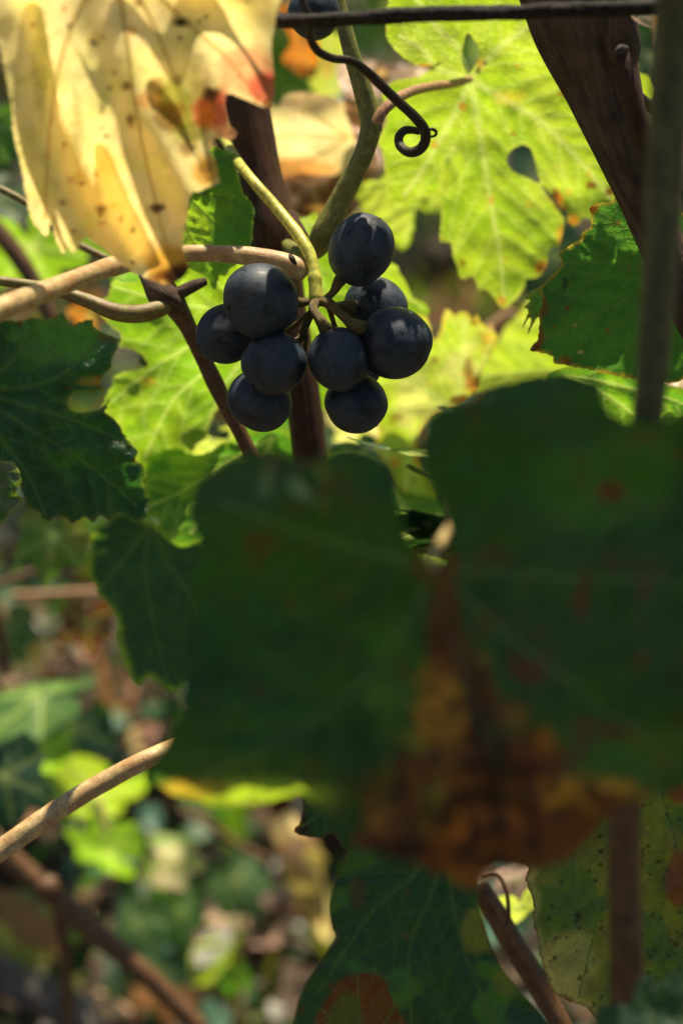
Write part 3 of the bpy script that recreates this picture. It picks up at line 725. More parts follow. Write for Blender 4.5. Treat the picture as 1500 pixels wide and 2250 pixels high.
grape(570, 881, .405, 74, 66, (0, 0, 0), bunch, (640, 800, .405))
grape(745, 790, .395, 68, 72, (0, 0, 0), bunch, (718, 716, .395))
grape(866, 753, .397, 82, 83, (0, 0, 0), bunch, (790, 712, .395))
grape(793, 549, .398, 71, 81, (0.1, -.1, 0.5), bunch, (755, 610, .40))
grape(823, 680, .412, 72, 70, (0, 0, 0), bunch, (760, 662, .405))
grape(782, 886, .405, 67, 68, (0, 0, 0), bunch, (740, 840, .405))
grape(792, 815, .420, 44, 42, (0, 0, 0), bunch, (750, 770, .415))
st = tube('stalk', [(462, 262, .452, 20), (494, 310, .442, 20), (512, 338, .432, 21), (528, 364, .420, 23), (560, 402, .412, 24), (608, 458, .409, 26), (650, 510, .405, 28), (678, 555, .402, 28), (690, 600, .400, 26), (694, 640, .399, 29), (698, 668, .399, 28)], M['stalk_yellow'], bunch, n=20, seg=10, wob=.08, seed=111, bumps=[(692, 612, 10, .18), (697, 655, 12, .22)])
def pedicel(c, seed, swell=True):
    o = tube('pedicel', c, M['pedicel'], bunch, n=12, seg=8, wob=.34, seed=seed)
pedicel([(698, 658, .399, 20), (716, 656, .398, 18), (732, 640, .398, 17), (742, 622, .399, 26), (752, 608, .40, 32)], 1)
pedicel([(700, 664, .398, 20), (722, 668, .396, 22), (742, 686, .395, 18), (762, 704, .394, 18), (780, 716, .393, 28), (800, 722, .394, 30)], 2)
pedicel([(730, 674, .398, 15), (748, 672, .402, 20), (766, 674, .405, 33), (780, 676, .409, 30)], 3)
pedicel([(698, 660, .398, 20), (688, 676, .396, 22), (698, 696, .394, 20), (710, 712, .393, 26), (720, 724, .394, 34)], 4)
pedicel([(692, 668, .40, 16), (678, 662, .399, 18), (662, 664, .398, 22), (650, 664, .397, 26)], 5)
pedicel([(690, 676, .40, 18), (678, 700, .40, 19), (666, 728, .40, 20), (672, 744, .40, 14)], 6)
pedicel([(668, 724, .40, 14), (658, 744, .40, 16), (648, 756, .399, 22)], 7)
pedicel([(676, 690, .403, 12), (640, 720, .408, 13), (580, 742, .41, 18)], 8)
pedicel([(702, 700, .405, 12), (716, 770, .41, 12), (748, 838, .408, 18)], 9)
pedicel([(672, 740, .404, 12), (664, 790, .408, 12), (632, 836, .406, 18)], 10)
pedicel([(720, 668, .404, 12), (740, 730, .412, 12), (770, 785, .418, 16)], 11)
g = empty('single_grape', at(690, 20, .385), 'single black grape behind the wire where the tendril crosses it', 'grape')
grape(691, 28, .385, 56, 60, (0, 0, 0), g, (690, -60, .385))
tube('pedicel', [(690, -32, .385, 16), (692, -70, .386, 12), (704, -130, .39, 12)], M['pedicel'], g, n=10, seed=5, wob=.2)

# ================================================================== SHARP AND NEAR LEAVES
# yellow hanging leaf, upper left
def fold_yellow(x, y):
    w = smooth(-100, 500, y)
    u_ = x - 0.45 * y
    return 0.0030 * np.sin(u_ / 30.0 + 0.5 * np.sin(y / 210.0)) * (0.4 + w) + 0.006 * smooth(420, 620, x) + 0.002 * np.sin(u_ / 61.0 + 2)
OUT_B = [(-60, -90), (-30, 20), (0, 105), (18, 190), (28, 250), (30, 290), (44, 350), (54, 400), (60, 440), (72, 484), (88, 505), (104, 516), (113, 486), (122, 520), (138, 556), (150, 540), (164, 556), (176, 536), (190, 522), (218, 540), (262, 575), (300, 602), (340, 618), (372, 624), (400, 612), (414, 588), (404, 556), (402, 524), (410, 480), (419, 428), (436, 420), (452, 414), (468, 408), (480, 400), (478, 376), (470, 345), (458, 326), (464, 306), (486, 304), (508, 306), (520, 294), (504, 272), (496, 244), (494, 222), (500, 206), (520, 210), (544, 222), (574, 232), (594, 234), (602, 200), (600, 150), (596, 100), (604, 50), (612, 10), (624, -60), (480, -130), (200, -140)]
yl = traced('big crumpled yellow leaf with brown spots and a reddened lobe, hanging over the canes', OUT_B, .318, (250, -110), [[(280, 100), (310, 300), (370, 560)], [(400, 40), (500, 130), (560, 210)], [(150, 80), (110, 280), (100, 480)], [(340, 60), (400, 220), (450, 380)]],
       pal='yellow', layers=[('noise', 150, .50, 'cream', .75), ('noise', 60, .56, 'lime', .30), ('veins',), ('noise', 28, .70, 'amber', .35), ('spot', 90, 150, 20, 120, 'olive', .5), ('spot', 170, 280, 12, 120, 'olive', .35), ('spot', 398, 49, 20, 12, 'black', 1), ('spot', 303, 6, 13, 10, 'brown', .8), ('spot', 290, 67, 16, 10, 'orange', .7), ('spot', 201, 92, 9, 9, 'brown', .9), ('spot', 277, 187, 12, 12, 'brown', .9), ('spot', 395, 173, 8, 8, 'brown', .8), ('spot', 223, 238, 8, 11, 'black', .9), ('spot', 286, 266, 9, 20, 'brown', .9),  # the tall olive streaks paint the shade of the folds
                              ('spot', 385, 235, 42, 62, 'olive', .85), ('spot', 372, 252, 34, 40, 'brown', .75), ('spot', 345, 190, 20, 20, 'brown', .7), ('spot', 418, 290, 34, 30, 'olive', .8), ('spot', 325, 220, 28, 20, 'orange', .6), ('spot', 345, 456, 20, 12, 'brown', .9), ('spot', 225, 460, 10, 16, 'brown', .8), ('spot', 180, 405, 8, 7, 'brown', .7), ('spot', 212, 382, 6, 7, 'brown', .6), ('spot', 268, 486, 8, 8, 'brown', .6), ('spot', 225, 490, 7, 7, 'brown', .6), ('spot', 410, 330, 16, 16, 'brown', .7), ('spot', 455, 375, 34, 36, 'amber', .8), ('spot', 450, 372, 14, 16, 'brown', .7), ('spot', 380, 590, 60, 50, 'amber', .9), ('spot', 392, 604, 46, 30, 'brown', .97), ('spot', 350, 610, 30, 12, 'brown', .8), ('spot', 345, 560, 40, 40, 'amber', .4),  # large olive and brown spots right of centre paint a shadowed area
                              ('spot', 545, 160, 66, 56, 'red', .55), ('spot', 580, 195, 34, 44, 'red', .85), ('spot', 592, 226, 14, 14, 'brown', .9), ('spot', 470, 240, 48, 44, 'red', .9), ('spot', 460, 208, 20, 18, 'black', .95), ('spot', 455, 250, 26, 30, 'orange', .8), ('spot', 498, 292, 30, 18, 'red', .6), ('spot', 396, 608, 36, 22, 'black', .93), ('spot', 205, 94, 7, 7, 'black', .8), ('spot', 345, 456, 14, 9, 'black', .8), ('spot', 277, 187, 8, 8, 'black', .7), ('specks', 150, 3.2, 'brown'), ('specks', 50, 4, 'black')],
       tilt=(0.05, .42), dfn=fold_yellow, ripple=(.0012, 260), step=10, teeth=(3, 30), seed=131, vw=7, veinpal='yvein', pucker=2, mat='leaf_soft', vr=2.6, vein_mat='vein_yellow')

for k, poly in enumerate(([(48, -30), (95, -30), (120, 100), (150, 240), (185, 370), (230, 480), (190, 470), (150, 400), (110, 290), (80, 160), (58, 50)], [(215, 280), (246, 290), (276, 370), (318, 450), (356, 540), (300, 550), (246, 500), (226, 430), (214, 350)],
                          [(170, -90), (600, -95), (592, 10), (560, 22), (480, 2), (390, -8), (260, -30)], [(330, 110), (392, 136), (440, 205), (452, 270), (424, 280), (388, 236), (340, 176)])):
    D = leaf_data(poly, poly[0], [], 'yellow', [('noise', 60, .5, 'cream', .6)], [], 14, (3, 40), 133 + k, 5, 'yvein', 0, 0)
    x, y = D['V'][:, 0], D['V'][:, 1]
    z = .318 + ((x - 250) * .05 + (y + 110) * .42) * KPX * .318 + fold_yellow(x, y) + .0045
    mesh_obj('folded_shade_layer', at(x, y, z), D['F'], M['leaf_soft'], yl, uv=D['V'] / 100, attrs={'refl': D['R'], 'trans': D['T']})  # hidden folds added behind the blade to darken bands on it

# leaf on the right, partly shaded
OUT_P = [(1360, 422), (1364, 432), (1376, 430), (1400, 405), (1440, 400), (1500, 470), (1540, 560), (1560, 640), (1545, 720), (1530, 800), (1490, 838), (1440, 838), (1390, 832), (1325, 820), (1285, 810), (1252, 805), (1238, 800), (1217, 800), (1214, 784), (1190, 775), (1164, 771), (1172, 758), (1181, 744), (1184, 715), (1186, 685), (1192, 661), (1186, 636), (1206, 612), (1232, 586), (1230, 570), (1228, 556), (1250, 540), (1275, 526), (1278, 512), (1299, 496), (1296, 474), (1298, 453), (1320, 446), (1344, 444), (1350, 432)]
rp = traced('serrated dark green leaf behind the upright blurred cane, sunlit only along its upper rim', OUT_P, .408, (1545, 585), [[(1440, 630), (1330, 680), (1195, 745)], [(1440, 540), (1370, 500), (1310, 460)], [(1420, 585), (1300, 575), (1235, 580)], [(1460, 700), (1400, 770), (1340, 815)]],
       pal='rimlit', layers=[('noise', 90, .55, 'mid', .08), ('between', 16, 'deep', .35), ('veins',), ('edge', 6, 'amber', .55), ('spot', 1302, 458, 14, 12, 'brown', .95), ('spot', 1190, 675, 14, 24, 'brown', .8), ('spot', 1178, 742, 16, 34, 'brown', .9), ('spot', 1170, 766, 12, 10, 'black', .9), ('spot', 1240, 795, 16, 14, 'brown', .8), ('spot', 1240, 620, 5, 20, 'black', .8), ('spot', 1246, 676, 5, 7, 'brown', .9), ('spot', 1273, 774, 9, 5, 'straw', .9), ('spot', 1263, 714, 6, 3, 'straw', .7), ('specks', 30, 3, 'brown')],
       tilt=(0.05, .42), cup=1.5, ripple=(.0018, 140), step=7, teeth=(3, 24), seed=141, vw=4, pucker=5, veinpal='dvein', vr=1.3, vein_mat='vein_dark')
D2 = [(1240, 580), (1200, 618), (1172, 640), (1150, 656), (1164, 660), (1152, 676), (1160, 684), (1146, 722), (1160, 700), (1166, 704), (1158, 736), (1178, 700), (1200, 690), (1240, 640)]
D = leaf_data(D2, (1240, 600), [[(1200, 650), (1165, 690)]], 'dull', [('edge', 6, 'olive', .8), ('veins',)], [], 7, (2, 14), 143, 3, 'dvein', 0, 3); D['unit'] = KPX * .416
V3 = at(D['V'][:, 0], D['V'][:, 1], .416 + .00003 * (1240 - D['V'][:, 0]))
mesh_obj('curled_lobe', V3, D['F'], M['leaf'], rp, uv=D['V'] / 100, attrs={'refl': D['R'], 'trans': D['T']})

# spotted leaf under the bunch on the right
OUT_T = [(968, 722), (972, 700), (978, 681), (990, 684), (1000, 692), (1012, 685), (1027, 688), (1040, 705), (1046, 691), (1056, 710), (1070, 716), (1081, 712), (1086, 730), (1091, 746), (1086, 766), (1068, 795), (1056, 824), (1051, 856), (1031, 876), (1010, 892), (992, 900), (960, 915), (938, 932), (926, 950), (921, 980), (924, 1012), (936, 1036), (950, 1058), (958, 1078), (959, 1096), (950, 1100), (938, 1115), (928, 1096), (914, 1090), (896, 1098), (886, 1080), (872, 1085), (862, 1060), (854, 1042), (848, 1025), (838, 1016), (832, 1000), (824, 984), (832, 958), (828, 930), (800, 890), (770, 840), (760, 790), (800, 760), (850, 740), (880, 700), (910, 688), (934, 698), (944, 716), (946, 740), (958, 745)]
traced('spotted yellow green leaf between the right grapes and the huge dark leaf', OUT_T, .52, (1000, 905), [[(1012, 840), (1018, 760), (1022, 700)], [(940, 860), (880, 800), (830, 770)], [(930, 940), (900, 1000), (890, 1080)], [(1020, 860), (1060, 800), (1080, 740)]],
       pal='light', layers=[('noise', 90, .5, 'lime', .6), ('noise', 60, .52, 'yellow', .35), ('veins',), ('edge', 8, 'amber', .5), ('spot', 1028, 815, 12, 30, 'brown', .7), ('spot', 1040, 845, 18, 20, 'orange', .8), ('spot', 1010, 880, 22, 14, 'brown', .9), ('spot', 1045, 868, 12, 10, 'black', .8), ('spot', 870, 918, 14, 12, 'brown', .7), ('spot', 868, 1016, 10, 12, 'orange', .8), ('spot', 918, 1000, 12, 28, 'amber', .9), ('spot', 1070, 745, 14, 14, 'amber', .7), ('spot', 1080, 716, 16, 14, 'straw', .8), ('spot', 955, 790, 9, 8, 'brown', .9), ('specks', 70, 4, 'amber'), ('specks', 30, 5, 'brown')],
       tilt=(-.15, .6), ripple=(.003, 130), step=9, teeth=(3, 20), seed=151, vw=4, pucker=4, vr=1.6)

# bright leaf directly behind the grapes
OUT_T2 = [(560, 560), (600, 500), (640, 464), (655, 478), (672, 480), (694, 463), (698, 480), (730, 500), (800, 540), (846, 584), (858, 578), (872, 586), (880, 606), (896, 630), (906, 655), (930, 666), (942, 681), (934, 694), (918, 690), (880, 730), (850, 780), (800, 850), (720, 900), (640, 880), (600, 800), (560, 700)]
traced('sunlit green leaf glowing through the gaps around the grape stalk', OUT_T2, .476, (660, 470), [[(700, 600), (740, 740), (720, 880)], [(760, 560), (850, 620), (930, 680)], [(620, 560), (590, 680), (620, 820)]],
       pal='mid', layers=[('noise', 80, .5, 'light', .7), ('veins',), ('edge', 7, 'lime', .5)], tilt=(.05, .5), step=11, teeth=(4, 26), seed=155, pucker=4, vr=1.6)

# bright leaf behind the slender cane
OUT_R = [(250, 616), (270, 622), (300, 618), (330, 600), (400, 570), (470, 560), (560, 600), (600, 680), (590, 760), (548, 808), (528, 850), (492, 880), (472, 908), (458, 945), (450, 962), (430, 980), (418, 1000), (405, 1006), (390, 1016), (352, 1032), (336, 1045), (322, 1040), (318, 1050), (306, 1040), (300, 1022), (292, 1012), (300, 998), (286, 980), (268, 960), (264, 946), (258, 930), (244, 918), (228, 902), (234, 870), (250, 842), (248, 830), (272, 818), (306, 811), (328, 801), (316, 784), (292, 768), (262, 760), (268, 738), (246, 718), (236, 706), (218, 684), (226, 660), (238, 650)]
traced('bright green sunlit leaf behind the slender brown cane beside the grapes', OUT_R, .462, (566, 690), [[(470, 800), (380, 880), (320, 1000)], [(460, 740), (350, 800), (250, 880)], [(470, 680), (360, 660), (250, 630)], [(540, 780), (500, 840), (450, 940)]],
       pal='mid', layers=[('noise', 120, .50, 'light', .4), ('noise', 50, .52, 'green', .4), ('veins',), ('edge', 7, 'lime', .6), ('spot', 328, 838, 22, 9, 'amber', .6)], tilt=(-.12, .55), ripple=(.003, 150), step=9, teeth=(4, 24), seed=161, vw=4.5, pucker=4, vr=1.8)

OUT_R2 = [(330, 1010), (380, 985), (440, 1000), (520, 960), (600, 940), (660, 980), (640, 1080), (560, 1150), (470, 1180), (400, 1200), (360, 1180), (346, 1140), (330, 1130), (316, 1136), (300, 1112), (322, 1092), (318, 1060)]
traced('half shaded green leaf below the bright one, tucked behind the blurred dark leaf', OUT_R2, .475, (600, 960), [[(500, 1020), (400, 1080), (320, 1115)], [(560, 1040), (480, 1120), (420, 1170)]], pal='green', layers=[('noise', 60, .5, 'mid', .8), ('veins',), ('edge', 9, 'light', .7)], tilt=(0, .4), step=11, teeth=(4, 26), seed=165, vr=1.6)

# dark leaf on the left
OUT_Q = [(-80, 720), (0, 702), (40, 706), (80, 698), (110, 702), (140, 688), (152, 716), (176, 708), (200, 702), (206, 716), (220, 730), (236, 734), (250, 742), (266, 746), (258, 766), (250, 782), (242, 810), (230, 822), (222, 842), (232, 862), (240, 880), (230, 905), (246, 916), (264, 938), (274, 958), (290, 976), (302, 994), (298, 1010), (316, 1026), (322, 1044), (314, 1058), (322, 1078), (328, 1106), (320, 1136), (300, 1150), (280, 1136), (262, 1128), (244, 1142), (222, 1134), (204, 1146), (186, 1136), (160, 1148), (128, 1132), (106, 1146), (84, 1124), (60, 1110), (40, 1060), (0, 1020), (-80, 1000), (-140, 860)]
traced('dark blue green serrated leaf at the left frame edge, beside the bright leaf', OUT_Q, .435, (-60, 860), [[(60, 940), (180, 1010), (300, 1110)], [(60, 850), (140, 820), (230, 740)], [(50, 890), (180, 930), (290, 980)], [(0, 960), (60, 1040), (100, 1130)], [(20, 800), (60, 750), (130, 700)]],
       pal='deep', layers=[('spot', 130, 745, 120, 50, 'green', .8), ('noise', 50, .62, 'dull', .5), ('veins',), ('spot', 225, 840, 18, 20, 'brown', .8), ('spot', 236, 740, 26, 14, 'brown', .5), ('spot', 200, 838, 30, 10, 'amber', .35), ('edge', 5, 'olive', .5), ('specks', 20, 4, 'brown')],
       holes=[[(150, 887), (154, 872), (168, 863), (196, 862), (222, 858), (236, 866), (238, 878), (224, 896), (200, 904), (174, 906), (156, 900)]], tilt=(0.12, .02), cup=-1.2, ripple=(.004, 140), step=9, teeth=(4, 24), seed=171, veinpal='dvein', vw=4, pucker=8, vr=1.5, vein_mat='vein_dark')
OUT_Q2 = [(-60, 1000), (0, 1012), (30, 1016), (44, 1040), (48, 1060), (36, 1080), (50, 1100), (34, 1120), (18, 1130), (8, 1150), (-10, 1160), (-60, 1170)]
traced('small grey green leaf tip at the frame edge below the dark serrated leaf', OUT_Q2, .415, (-50, 1070), [[(0, 1080), (30, 1110)], [(0, 1040), (36, 1040)]], pal='dull', layers=[('noise', 30, .5, 'grey', .5), ('veins',), ('edge', 6, 'lime', .5)], tilt=(.2, 0), step=9, teeth=(3, 18), seed=175, veinpal='dvein', vr=1.2, vein_mat='vein_dark')

# leaf under the yellow leaf
OUT_S = [(380, 330), (430, 320), (458, 330), (470, 322), (482, 326), (500, 333), (520, 341), (515, 362), (526, 391), (530, 410), (536, 426), (548, 440), (557, 456), (556, 500), (552, 535), (540, 560), (520, 580), (504, 592), (496, 604), (482, 606), (472, 638), (458, 612), (440, 600), (414, 590), (380, 580), (360, 480)]
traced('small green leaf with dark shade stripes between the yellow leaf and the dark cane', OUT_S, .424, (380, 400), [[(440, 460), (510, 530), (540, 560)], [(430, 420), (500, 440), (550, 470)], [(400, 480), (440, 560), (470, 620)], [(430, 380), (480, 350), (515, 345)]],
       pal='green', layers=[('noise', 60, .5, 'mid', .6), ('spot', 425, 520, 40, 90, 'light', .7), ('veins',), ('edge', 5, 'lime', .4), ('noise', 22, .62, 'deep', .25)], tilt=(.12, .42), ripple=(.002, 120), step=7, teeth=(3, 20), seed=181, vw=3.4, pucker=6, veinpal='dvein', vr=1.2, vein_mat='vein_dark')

# big blurred dark leaf in front
def fold_dark(x, y):
    return 0.010 * (np.abs(x - 1000) / 500) ** 1.5 + .004 * np.sin(y / 120 + x / 300) + .017 * smooth(1640, 1775, y) * smooth(760, 660, x)
OUT_A = [(946, 1242), (930, 1215), (905, 1190), (890, 1160), (876, 1110), (862, 1050), (830, 1010), (780, 988), (735, 990), (700, 1008), (650, 1010), (600, 990), (550, 996), (500, 1012), (455, 1040), (425, 1085), (412, 1130), (430, 1170), (440, 1230), (420, 1290), (428, 1350), (408, 1410), (404, 1480), (396, 1560), (366, 1630), (336, 1690), (345, 1722), (400, 1752), (480, 1770), (560, 1768), (630, 1748), (668, 1740), (700, 1775), (745, 1810), (775, 1850), (790, 1866), (830, 1872), (870, 1890), (910, 1892), (950, 1916), (985, 1920), (1010, 1944), (1042, 1958), (1066, 1922), (1100, 1904), (1140, 1912), (1190, 1904), (1240, 1888), (1285, 1850), (1310, 1820), (1350, 1780), (1420, 1756), (1490, 1728), (1560, 1690), (1640, 1560), (1680, 1300), (1650, 1060), (1560, 920), (1500, 905), (1460, 928), (1400, 925), (1350, 915), (1328, 880), (1316, 838), (1270, 826), (1220, 818), (1160, 822), (1110, 836), (1065, 842), (1035, 876), (990, 888), (948, 902), (930, 940), (926, 990), (938, 1050), (965, 1100), (984, 1150), (988, 1200), (970, 1235)]
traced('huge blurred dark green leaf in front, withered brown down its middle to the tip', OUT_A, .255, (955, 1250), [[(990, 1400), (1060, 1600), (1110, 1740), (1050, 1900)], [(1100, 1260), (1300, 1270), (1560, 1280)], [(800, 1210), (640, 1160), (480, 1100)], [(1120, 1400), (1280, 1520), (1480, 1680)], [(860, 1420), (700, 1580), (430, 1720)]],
       pal='shaded', layers=[('noise', 200, .45, 'deep', .4), ('spot', 1330, 1060, 190, 120, 'green', .28), ('spot', 1340, 1660, 200, 70, 'green', .35), ('spot', 600, 1560, 160, 120, 'green', .18), ('spot', 860, 1520, 60, 150, 'green', .45), ('patch', 860, 1500, 110, 150, 50, .5, 'mid', .3), ('spot', 560, 1750, 230, 34, 'light', .95), ('spot', 430, 1735, 80, 22, 'amber', .6), ('veins',), ('spot', 955, 1240, 60, 50, 'brown', .6), ('spot', 975, 1380, 36, 160, 'brown', .85), ('spot', 1010, 1560, 90, 160, 'brown', .7), ('spot', 1030, 1740, 190, 130, 'brown', .92), ('spot', 1040, 1850, 260, 90, 'brown', .95), ('spot', 1270, 1790, 190, 70, 'brown', .9), ('spot', 1150, 1680, 90, 70, 'brown', .8), ('spot', 890, 1850, 130, 36, 'brown', .95), ('spot', 1230, 1800, 170, 60, 'brown', .9),  # light lower-left rim and mid green patch paint sun leaking through
               ('patch', 962, 1540, 60, 90, 18, .42, 'amber', .95), ('patch', 1055, 1490, 22, 60, 14, .45, 'amber', .85), ('patch', 970, 1640, 90, 130, 20, .50, 'amber', .85), ('patch', 940, 1780, 140, 80, 22, .5, 'amber', .6), ('patch', 1060, 1780, 90, 150, 40, .50, 'orange', .75), ('patch', 1270, 1745, 170, 44, 22, .47, 'amber', .95), ('patch', 1040, 1860, 110, 100, 22, .50, 'orange', .9), ('patch', 860, 1790, 90, 80, 18, .52, 'amber', .8), ('patch', 1120, 1620, 120, 80, 40, .50, 'orange', .5), ('patch', 900, 1720, 80, 120, 50, .52, 'mid', .7), ('spot', 1045, 1580, 26, 120, 'black', .9), ('spot', 1095, 1720, 28, 110, 'black', .85), ('patch', 1030, 1770, 300, 180, 34, .48, 'brown', .75), ('patch', 1020, 1780, 280, 160, 26, .50, 'black', .85), ('spot', 860, 1866, 100, 14, 'black', .8),
               ('spot', 1340, 1080, 34, 26, 'brown', .9), ('patch', 1280, 1440, 280, 260, 44, .58, 'brown', .8), ('patch', 650, 1200, 220, 200, 50, .6, 'brown', .5), ('spot', 660, 1010, 40, 24, 'brown', .4), ('spot', 1090, 1220, 40, 30, 'brown', .4), ('noise', 40, .68, 'brown', .5)],
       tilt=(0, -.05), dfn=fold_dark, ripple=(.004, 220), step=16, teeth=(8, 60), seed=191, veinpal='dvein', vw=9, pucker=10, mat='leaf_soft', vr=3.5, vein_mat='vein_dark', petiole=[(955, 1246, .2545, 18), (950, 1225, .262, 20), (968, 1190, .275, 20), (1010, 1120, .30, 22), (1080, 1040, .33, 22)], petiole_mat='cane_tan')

# dark leaf low in the middle
OUT_AA = [(760, 1880), (745, 1910), (728, 1960), (724, 2000), (732, 2040), (740, 2058), (716, 2092), (690, 2130), (664, 2172), (648, 2230), (636, 2290), (680, 2330), (690, 2250), (716, 2200), (750, 2154), (782, 2142), (816, 2139), (842, 2152), (856, 2186), (872, 2222), (888, 2250), (930, 2330), (1260, 2330), (1200, 2242), (1150, 2186), (1110, 2140), (1080, 2080), (1056, 2012), (1050, 1960), (1052, 1920), (1060, 1860), (1000, 1780), (900, 1750), (810, 1790)]
traced('dark green smooth leaf beneath the withered tip, its notch open over a rust leaf', OUT_AA, .352, (985, 1800), [[(990, 1960), (1030, 2120), (1110, 2300)], [(910, 1920), (820, 2000), (700, 2180)], [(950, 1960), (900, 2080), (905, 2260)]],
       pal='deep', layers=[('noise', 90, .5, 'green', .6), ('spot', 1045, 2050, 34, 50, 'olive', .9), ('spot', 1110, 2160, 30, 30, 'olive', .6), ('veins',), ('spot', 785, 1960, 20, 40, 'brown', .4), ('edge', 6, 'brown', .4), ('specks', 30, 3, 'brown')], tilt=(0.05, .12), cup=1.0, ripple=(.003, 200), step=10, teeth=(0, 26), seed=201, vw=3.5, veinpal='dvein', pucker=9, vr=1.3, vein_mat='vein_dark')
OUT_AC = [(680, 2340), (690, 2230), (730, 2150), (800, 2110), (860, 2140), (890, 2220), (900, 2340)]
traced('rust brown leaf seen through the notch of the smooth dark leaf', OUT_AC, .375, (790, 2340), [[(788, 2260), (786, 2130)], [(840, 2260), (870, 2200)], [(740, 2270), (710, 2220)]], pal='brown', layers=[('noise', 40, .52, 'rust', .35), ('spot', 760, 2240, 40, 60, 'dull', .6), ('veins',)], tilt=(0, .1), pucker=2, step=9, teeth=(2, 20), seed=205, veinpal='dvein', vr=1.2, vein_mat='vein_dark')

# speckled olive leaf low on the right
OUT_BB = [(1200, 1760), (1165, 1830), (1150, 1885), (1160, 1910), (1154, 1930), (1162, 1955), (1172, 1990), (1170, 2020), (1180, 2060), (1184, 2090), (1192, 2118), (1210, 2170), (1230, 2190), (1252, 2200), (1290, 2214), (1306, 2236), (1360, 2260), (1460, 2260), (1560, 2200), (1640, 2000), (1620, 1780), (1520, 1660), (1380, 1650), (1280, 1690)]
traced('yellowing olive leaf peppered with black specks behind the brown foot of the cane', OUT_BB, .41, (1420, 1660), [[(1400, 1800), (1330, 1960), (1270, 2190)], [(1330, 1760), (1250, 1830), (1180, 1930)], [(1470, 1800), (1500, 1960), (1520, 2180)]],
       pal='olive', layers=[('noise', 90, .42, 'dull', .75), ('spot', 1250, 2120, 60, 90, 'yellow', .28), ('edge', 20, 'yellow', .3), ('noise', 11, .69, 'black', .8), ('veins',), ('specks', 200, 3.2, 'black'), ('edge', 5, 'brown', .7), ('spot', 1490, 1740, 30, 24, 'rust', .9), ('spot', 1490, 1930, 32, 70, 'rust', .85), ('spot', 1240, 2195, 20, 10, 'brown', .8)], tilt=(0,0), ripple=(.003, 150), step=8, teeth=(4, 22), seed=211, vw=3.2, veinpal='dvein', pucker=9, vr=1.2, vein_mat='vein_dark')
OUT_CC = [(1312, 2224), (1330, 2210), (1356, 2206), (1384, 2212), (1392, 2186), (1404, 2156), (1420, 2144), (1436, 2156), (1450, 2166), (1462, 2146), (1474, 2136), (1490, 2140), (1510, 2130), (1600, 2150), (1600, 2340), (1300, 2340)]
traced('blue green blurred leaf poking up in front of the foot of the cane', OUT_CC, .285, (1480, 2330), [[(1430, 2240), (1410, 2170)], [(1500, 2240), (1500, 2150)], [(1390, 2270), (1330, 2230)]], pal='deep', layers=[('noise', 40, .5, 'dull', .5), ('veins',)], tilt=(0, -.3), step=11, teeth=(5, 30), seed=215, veinpal='dvein', vr=1.6, vein_mat='vein_dark')

# green leaf in the notch, leaf edge under the big dark one, hanging dark leaf
OUT_N = [(850, 1060), (880, 1080), (930, 1090), (960, 1096), (980, 1120), (978, 1150), (990, 1200), (985, 1260), (930, 1280), (890, 1240), (860, 1180), (840, 1110)]
traced('green leaf with a bright sun patch showing in the notch of the huge dark leaf', OUT_N, .535, (860, 1070), [[(900, 1130), (930, 1150), (980, 1150)], [(890, 1150), (920, 1200), (940, 1270)]], pal='green', layers=[('spot', 950, 1200, 24, 50, 'light', .9), ('veins',), ('edge', 5, 'dull', .6)], tilt=(0,.4), step=9, teeth=(3, 18), seed=221, vr=1.5)  # sun patch painted in as a lighter spot
OUT_E2 = [(640, 1700), (700, 1690), (790, 1720), (820, 1800), (800, 1880), (760, 1870), (738, 1838), (720, 1832), (712, 1840), (690, 1840), (668, 1838), (650, 1832), (646, 1822), (656, 1812), (664, 1790), (664, 1760)]
traced('dark leaf rim with a curled black tip below the pale edge of the huge leaf', OUT_E2, .365, (800, 1720), [[(730, 1770), (665, 1815)], [(780, 1790), (770, 1850)]], pal='deep', layers=[('spot', 660, 1815, 22, 30, 'black', .9), ('veins',), ('edge', 5, 'brown', .6)], tilt=(0,.1), step=9, teeth=(2, 18), seed=225, veinpal='dvein', vr=1.4, vein_mat='vein_dark')
OUT_EE = [(200, 1180), (230, 1140), (290, 1120), (350, 1160), (420, 1180), (520, 1240), (540, 1400), (470, 1480), (420, 1500), (380, 1520), (330, 1490), (300, 1510), (280, 1470), (262, 1420), (256, 1360), (240, 1330), (214, 1300), (196, 1250)]
traced('dark hanging leaf with a glowing yellow green rim left of the huge blurred leaf', OUT_EE, .50, (330, 1150), [[(320, 1260), (340, 1380), (370, 1500)], [(280, 1220), (240, 1270), (220, 1300)], [(380, 1250), (440, 1350), (450, 1470)]], pal='deep', layers=[('noise', 60, .55, 'dull', .3), ('edge', 12, 'light', .8), ('veins',)], tilt=(.25, -.1), cup=3, step=11, teeth=(5, 34), seed=231, veinpal='dvein', vr=1.6, vein_mat='vein_dark')  # sunlit rim painted in as a lighter edge

